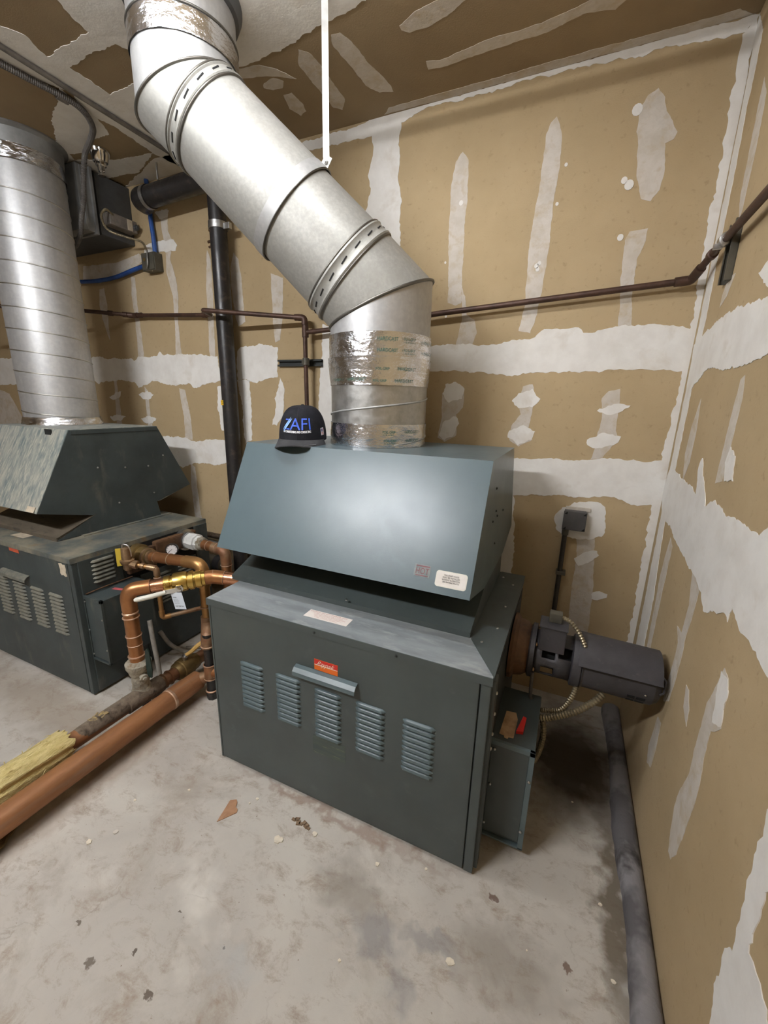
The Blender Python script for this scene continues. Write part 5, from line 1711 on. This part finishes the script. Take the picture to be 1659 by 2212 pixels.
mesh_obj('actuator_hub', lathe(B(), (-2.990, 2.285, 2.79), (1, 0, 0), [(0, .018), (.02, .018), (.022, .010), (.03, .010)], 12), 'duct_dark', ac)
jb = thing('junction_box', 'grey steel junction box where blue and grey cables meet', 'electrical box', (-2.87, 2.31, 2.56))
mesh_obj('box_body', box(B(), -2.93, -2.80, 2.262, YB - .001, 2.505, 2.620, .004), 'box_grey', jb)
mesh_obj('cover', box(B(), -2.925, -2.805, 2.256, 2.262, 2.510, 2.615, .002), 'box_grey', jb)
mesh_obj('knockout', lathe(B(), (-2.895, 2.2565, 2.575), (0, -1, 0), [(0, .012), (.003, .012), (.004, .009)], 12), 'brass_old', jb)
mesh_obj('cable_strap', sweep(B(), smooth_path([(-2.85, 2.25, 2.625), (-2.846, 2.243, 2.58), (-2.850, 2.243, 2.54), (-2.866, 2.247, 2.515)]), .0045, 8), 'steel', jb)
c1 = thing('cable', 'blue cable dropping from the ceiling pipe into the junction box', 'cable', (-2.83, 2.29, 2.62))
mesh_obj('cable_run', sweep(B(), smooth_path([(-2.835, 2.30, 2.612), (-2.838, 2.302, 2.72), (-2.850, 2.305, 2.84), (-2.855, 2.305, ZC)]), .0145, 12), 'blue', c1, smooth='auto')
c2 = thing('cable', 'blue cable sagging along the wall away from the junction box', 'cable', (-3.3, 2.30, 2.5))
mesh_obj('cable_run', sweep(B(), smooth_path([(-2.93, 2.295, 2.555), (-3.08, 2.295, 2.535), (-3.30, 2.295, 2.505), (-3.60, 2.295, 2.505), (-4.2, 2.295, 2.55)]), .0145, 12), 'blue', c2, smooth='auto')
c3 = thing('flexible_conduit', 'thin flexible conduit looping from the duct actuator to the junction box', 'conduit', (-2.93, 2.15, 2.7))
mesh_obj('conduit_run', ribbed(B(), [(-2.990, 2.130, 2.815), (-2.975, 2.075, 2.825), (-2.985, 2.045, 2.775), (-2.985, 2.08, 2.710), (-2.935, 2.16, 2.690), (-2.875, 2.235, 2.675), (-2.856, 2.255, 2.62)], .008, .006, .0016, 8), 'flex', c3)
c4 = thing('flexible_conduit', 'thick dusty flexible conduit curving down from the ceiling to the duct', 'conduit', (-2.6, 1.75, 3.0))
mesh_obj('conduit_run', ribbed(B(), [(-2.535, 1.20, 3.052), (-2.500, 1.45, 3.052), (-2.475, 1.64, 3.050), (-2.545, 1.76, 3.035), (-2.70, 1.84, 3.03), (-2.83, 1.89, 3.02), (-2.90, 1.91, 2.93), (-2.955, 1.925, 2.82), (-3.01, 1.93, 2.725), (-3.08, 1.95, 2.645), (-3.26, 2.00, 2.60), (-3.45, 2.03, 2.60)], .0155, .008, .0022, 10), 'flex_dark', c4)
mesh_obj('connector', lathe(B(), (-2.490, 1.56, 3.051), (.1, 1, 0), [(0, .019), (.05, .019)], 12), 'conduit', c4)
c5 = thing('conduit', 'straight thin steel conduit fixed along the ceiling', 'conduit', (-2.4, 1.6, ZC))
mesh_obj('conduit_run', sweep(B(), [(-2.405, .2, ZC - .014), (-2.405, YB, ZC - .014)], .0115, 12), 'conduit', c5, smooth='auto')
c6 = thing('conduit', 'dark conduit on the ceiling feeding the curved flexible one', 'conduit', (-2.5, .8, ZC))
mesh_obj('conduit_run', sweep(B(), [(-2.63, .2, ZC - .017), (-2.535, 1.21, ZC - .017)], .0155, 12), 'flex_dark', c6, smooth='auto')
spk = thing('sprinkler_head', 'chrome fire sprinkler head under the ceiling', 'sprinkler', (-2.81, 1.965, ZC))
mesh_obj('escutcheon', lathe(B(), (-2.81, 1.965, ZC), (0, 0, -1), [(0, .060), (.006, .060), (.035, .048), (.062, .040), (.064, .028)], 26), 'chrome', spk, smooth='auto')
mesh_obj('body', lathe(B(), (-2.81, 1.965, ZC - .060), (0, 0, -1), [(0, .030), (.02, .030), (.024, .020), (.05, .018), (.052, .010), (.070, .010), (.071, .022), (.074, .022)], 16), 'chrome', spk, smooth='auto')

# ------------------------------------------------------------------ pump at the right
PY, PZ = 1.650, .662
pu = thing('circulator_pump', 'black motor pump sticking out of the clean boiler towards the right wall', 'pump', (.1, PY, PZ))
AXd = V((1, 0, -.012)).normalized()
mesh_obj('rusty_inlet', lathe(B(), (-.122, PY, PZ), AXd, [(0, .135), (.012, .135), (.025, .118), (.053, .112), (.070, .098), (.075, .090)], 32), 'rust', pu, smooth='auto')
mesh_obj('flange', lathe(B(), (-.052, PY, PZ), AXd, [(0, .098), (.006, .110), (.022, .110), (.024, .094)], 30), 'motor', pu, smooth='auto')
screws('flange_bolts', [(-.026, PY + .102 * cos(a), PZ + .102 * sin(a)) for a in [k * pi / 3 + .3 for k in range(6)]], (1, 0, 0), .008, 'bronze', pu)
# bracket: a barrel cut by windows
bm = B()
seg = 48
xs = [-.030, -.012, .000, .022, .048, .060, .110]
rows = [[bm.verts.new(V((x, PY, PZ)) + V((0, .088 * cos(2 * pi * k / seg), .088 * sin(2 * pi * k / seg)))) for k in range(seg)] for x in xs]
for i in range(len(xs) - 1):
    for k in range(seg):
        deg = (360.0 * (k + .5) / seg) % 360
        hole = False
        if 2 <= i <= 3:
            for c_ in (205, 150, 265, 330, 30):
                if abs((deg - c_ + 180) % 360 - 180) < 17:
                    hole = True
        if i == 5 and abs((deg - 140 + 180) % 360 - 180) < 16:
            hole = True
        if not hole:
            bm.faces.new((rows[i][k], rows[i][(k + 1) % seg], rows[i + 1][(k + 1) % seg], rows[i + 1][k]))
br = mesh_obj('bracket', bm, 'motor', pu, smooth='auto')
sol = br.modifiers.new('thickness', 'SOLIDIFY')
sol.thickness = .008
mesh_obj('shaft_housing', lathe(B(), (-.03, PY, PZ), AXd, [(0, .060), (.06, .045), (.14, .040)], 18), 'black', pu, smooth='auto')
mesh_obj('bracket_ring', lathe(B(), (.108, PY, PZ - .001), AXd, [(0, .090), (.004, .101), (.034, .103), (.036, .094)], 40), 'motor', pu, smooth='auto')
mo = mesh_obj('motor_body', lathe(B(), (.142, PY, PZ - .002), AXd, [(0, .094), (.006, .099), (.012, .094), (.245, .094), (.250, .090), (.266, .080), (.274, .050), (.276, .001)], 48), 'motor', pu, smooth='auto')
# arched rain cover over the motor
bm = B()
a0, a1 = math.radians(35), math.radians(158)
for x0_, x1_, r_ in ((.130, .404, .112),):
    pts0, pts1, q0_, q1_ = [], [], [], []
    for k in range(25):
        a = a0 + (a1 - a0) * k / 24
        w = V((0, cos(a), sin(a)))
        flare_ = .008 if k in (0, 24) else 0
        pts0.append(bm.verts.new(V((x0_, PY, PZ - .002)) + w * (r_ + .006 + flare_)))
        pts1.append(bm.verts.new(V((x1_, PY, PZ - .005)) + w * (r_ + flare_)))
        q0_.append(bm.verts.new(V((x0_, PY, PZ - .002)) + w * (r_ + .002)))
        q1_.append(bm.verts.new(V((x1_, PY, PZ - .005)) + w * (r_ - .004)))
    for k in range(24):
        bm.faces.new((pts0[k], pts0[k + 1], pts1[k + 1], pts1[k]))
        bm.faces.new((q0_[k], q1_[k], q1_[k + 1], q0_[k + 1]))
        bm.faces.new((pts0[k], q0_[k], q0_[k + 1], pts0[k + 1]))
        bm.faces.new((pts1[k], pts1[k + 1], q1_[k + 1], q1_[k]))
    for k in (0, 24):
        bm.faces.new((pts0[k], pts1[k], q1_[k], q0_[k]))
mesh_obj('rain_cover', bm, 'motor', pu, smooth='auto')
for dz in (0, .028):
    for dx in (0, .026):
        a = math.radians(206) + dz / .094
        w = V((0, cos(a), sin(a)))
        mesh_obj('vent_slot', obox(B(), V((.318 + dx * 1.2, PY, PZ - .004)) + w * .094, (1, 0, 0), AXd.cross(w), w, .012 if dx == 0 else .014, .007, .0018), 'black', pu)
mesh_obj('end_clip', sweep(B(), fillet([(.404, PY - .07, PZ + .055), (.415, PY - .075, PZ + .045), (.415, PY - .082, PZ + .0), (.404, PY - .084, PZ - .01)], .008), .004, 6), 'motor', pu)
screws('screws', [(.36, PY - .0935, PZ - .02)], (0, -1, 0), .004, 'steel', pu)
# terminal box on the bracket
tb = mesh_obj('terminal_box', box(B(), -.018, .078, PY - .075, PY + .01, PZ + .048, PZ + .150, .004), 'motor', pu)
mesh_obj('lid', box(B(), -.022, .082, PY - .080, PY + .014, PZ + .148, PZ + .155, .002), 'motor', tb)
mesh_obj('connector', box(B(), .008, .056, PY - .035, PY + .000, PZ + .155, PZ + .196, .004), 'box_grey', tb)

fc1 = thing('flexible_conduit', 'short ribbed conduit arching from the pump box to the motor cover', 'conduit', (.08, PY, .80))
mesh_obj('conduit_run', ribbed(B(), [(.050, PY - .02, PZ + .178), (.080, PY - .03, PZ + .176), (.115, PY - .045, PZ + .150), (.140, PY - .055, PZ + .112), (.152, PY - .060, PZ + .085)], .0095, .010, .0028), 'flex', fc1)
fc2 = thing('flexible_conduit', 'ribbed conduit from the motor joint to the control box corner', 'conduit', (.08, 1.6, .4))
mesh_obj('conduit_run', ribbed(B(), [(.140, PY - .06, PZ - .075), (.128, PY - .075, PZ - .125), (.100, PY - .085, PZ - .18), (.064, PY - .072, PZ - .212), (.026, PY - .056, PZ - .236)], .0115, .010, .003), 'flex', fc2)
fc3 = thing('flexible_conduit', 'thick ribbed conduit from under the motor to the control box', 'conduit', (.12, 1.6, .45))
mesh_obj('conduit_run', ribbed(B(), [(.235, PY - .05, PZ - .088), (.205, PY - .075, PZ - .118), (.150, PY - .095, PZ - .165), (.090, PY - .100, PZ - .205), (.050, PY - .098, PZ - .232), (.026, PY - .094, PZ - .242)], .0145, .011, .0035, 12), 'flex', fc3)
fc4 = thing('flexible_conduit', 'ribbed conduit hanging down behind the control box', 'conduit', (.03, 1.58, .3))
mesh_obj('conduit_run', ribbed(B(), [(.038, 1.585, .385), (.044, 1.580, .36), (.047, 1.575, .31), (.040, 1.58, .24), (.026, 1.59, .17)], .013, .011, .003), 'flex', fc4)
fc5 = thing('conduit', 'thin dusty tube hanging below the pump flange', 'conduit', (-.03, PY, .5))
mesh_obj('tube', sweep(B(), smooth_path([(-.025, PY - .085, PZ - .05), (-.024, PY - .085, PZ - .12), (-.020, PY - .083, PZ - .17), (-.005, PY - .07, PZ - .19)]), .007, 8), 'flex_dark', fc5)
# box and conduit on the wall behind
eb = thing('electrical_box', 'square dark grey electrical box on the back wall above the pump', 'electrical box', (.067, 2.30, 1.07))
mesh_obj('box_body', box(B(), .014, .118, 2.275, YB - .001, 1.028, 1.124, .003), 'box_dark', eb)
mesh_obj('cover', box(B(), .011, .121, 2.268, 2.276, 1.025, 1.127, .004), 'box_dark', eb)
bm = B()
for x, z in ((.022, 1.117), (.110, 1.117), (.022, 1.036), (.110, 1.036)):
    flat_poly(bm, [(x - .007, 2.2678, z - .007), (x + .007, 2.2678, z - .007), (x + .007, 2.2678, z + .007)], (0, -1, 0), .0008)
mesh_obj('cover_notches', bm, 'black', eb)
mesh_obj('plaster_ring', box(B(), .018, .135, 2.318, YB - .0005, 1.122, 1.140, .001), 'skim', eb)
ec = thing('conduit', 'thin dark conduit dropping from the wall box to the pump', 'conduit', (.025, 2.30, .7))
mesh_obj('conduit_run', sweep(B(), [(.030, 2.300, 1.030), (.030, 2.300, .45)], .0125, 12), 'conduit_dark', ec, smooth='auto')
mesh_obj('connector', lathe(B(), (.030, 2.300, .990), UP, [(0, .017), (.036, .017)], 12), 'box_grey', ec)
mesh_obj('pipe_strap', box(B(), .012, .060, 2.283, YB - .001, .765, .785, .002), 'box_grey', ec)

# ------------------------------------------------------------------ scraps on the floor
rg = random.Random(23)


def chip(x, y, s, label, mat='chip', cat='debris', n=9, hz=.004, group=None):
    pts = []
    for k in range(n):
        a = 2 * pi * k / n
        r = s * rg.uniform(.65, 1.1)
        pts.append((x + r * cos(a), y + r * sin(a) * .85, .0003))
    bm = flat_poly(B(), pts, (0, 0, 1), hz)
    o_ = mesh_obj('plaster_chip', bm, mat, None, org=(x, y, 0))
    tag(o_, label, cat, group)
    return o_


chip(-.838, .953, .020, 'largest pale plaster chip lying on the floor before the boiler', n=13)
chip(-.721, 1.032, .012, 'smaller pale plaster chip beside the largest one')
chip(-1.477, .640, .012, 'four-cornered pale chip on the floor near the thick copper pipe', n=5)
chip(-1.423, .708, .011, 'flat greyish chip just behind the four-cornered one', 'skim')
CRUMB = 'plaster crumbs on the floor'
for x, y, s, w in ((-1.316, .959, .007, 'plaster crumb between the cardboard scrap and the thick copper pipe'),
                   (-1.480, .828, .007, 'plaster crumb alone near the thick copper pipe'),
                   (-1.04, 1.023, .005, 'speck of plaster close to the cardboard scrap, on its boiler side'),
                   (-1.024, 1.053, .007, 'plaster crumb between the cardboard scrap and the clean boiler'),
                   (-.454, 1.039, .010, 'plaster crumb midway along the foot of the clean boiler'),
                   (-.442, .745, .005, 'lone white speck far out on the floor before the clean boiler'),
                   (.289, 1.25, .007, 'white crumb beside the grey mastic, in the shadow of the boiler'),
                   (.315, 1.047, .008, 'white crumb near the grey mastic, the one closest to the viewer'),
                   (.074, 1.013, .003, 'faint speck on the floor beyond the reddish oil spot'),
                   (-.136, .885, .014, 'broad pale chip lying in the grey wet patch'),
                   (-.285, 1.10, .006, 'plaster crumb near the right foot of the clean boiler'),
                   (.20, 1.62, .005, 'pale speck in the dark corner under the pump')):
    chip(x, y, s, w, n=7, hz=.003, group=CRUMB)
bm = flat_poly(B(), [(-1.102, .905, .0004), (-1.058, .968, .0004), (-1.064, .980, .0004), (-1.078, .985, .0004), (-1.088, 1.004, .0004), (-1.100, 1.012, .0004), (-1.122, .998, .0004)], (0, 0, 1), .003)
tag(mesh_obj('cardboard_scrap', bm, 'cardboard', None, org=(-1.09, .96, 0)), 'brown wedge-shaped scrap of cardboard on the floor', 'scrap')
bm = B()
for k in range(7):
    x = -.83 + .012 * k
    obox(bm, (x, 1.045 + .006 * sin(k * 1.9), .003), (1, .4 * sin(k), 0), (-.4 * sin(k), 1, 0), UP, .008, .005 + .002 * (k % 3), .0025)
tag(mesh_obj('dried_scrap', bm, 'leaf', None, org=(-.80, 1.04, 0)), 'shrivelled brown scrap on the floor behind the largest plaster chip', 'scrap')
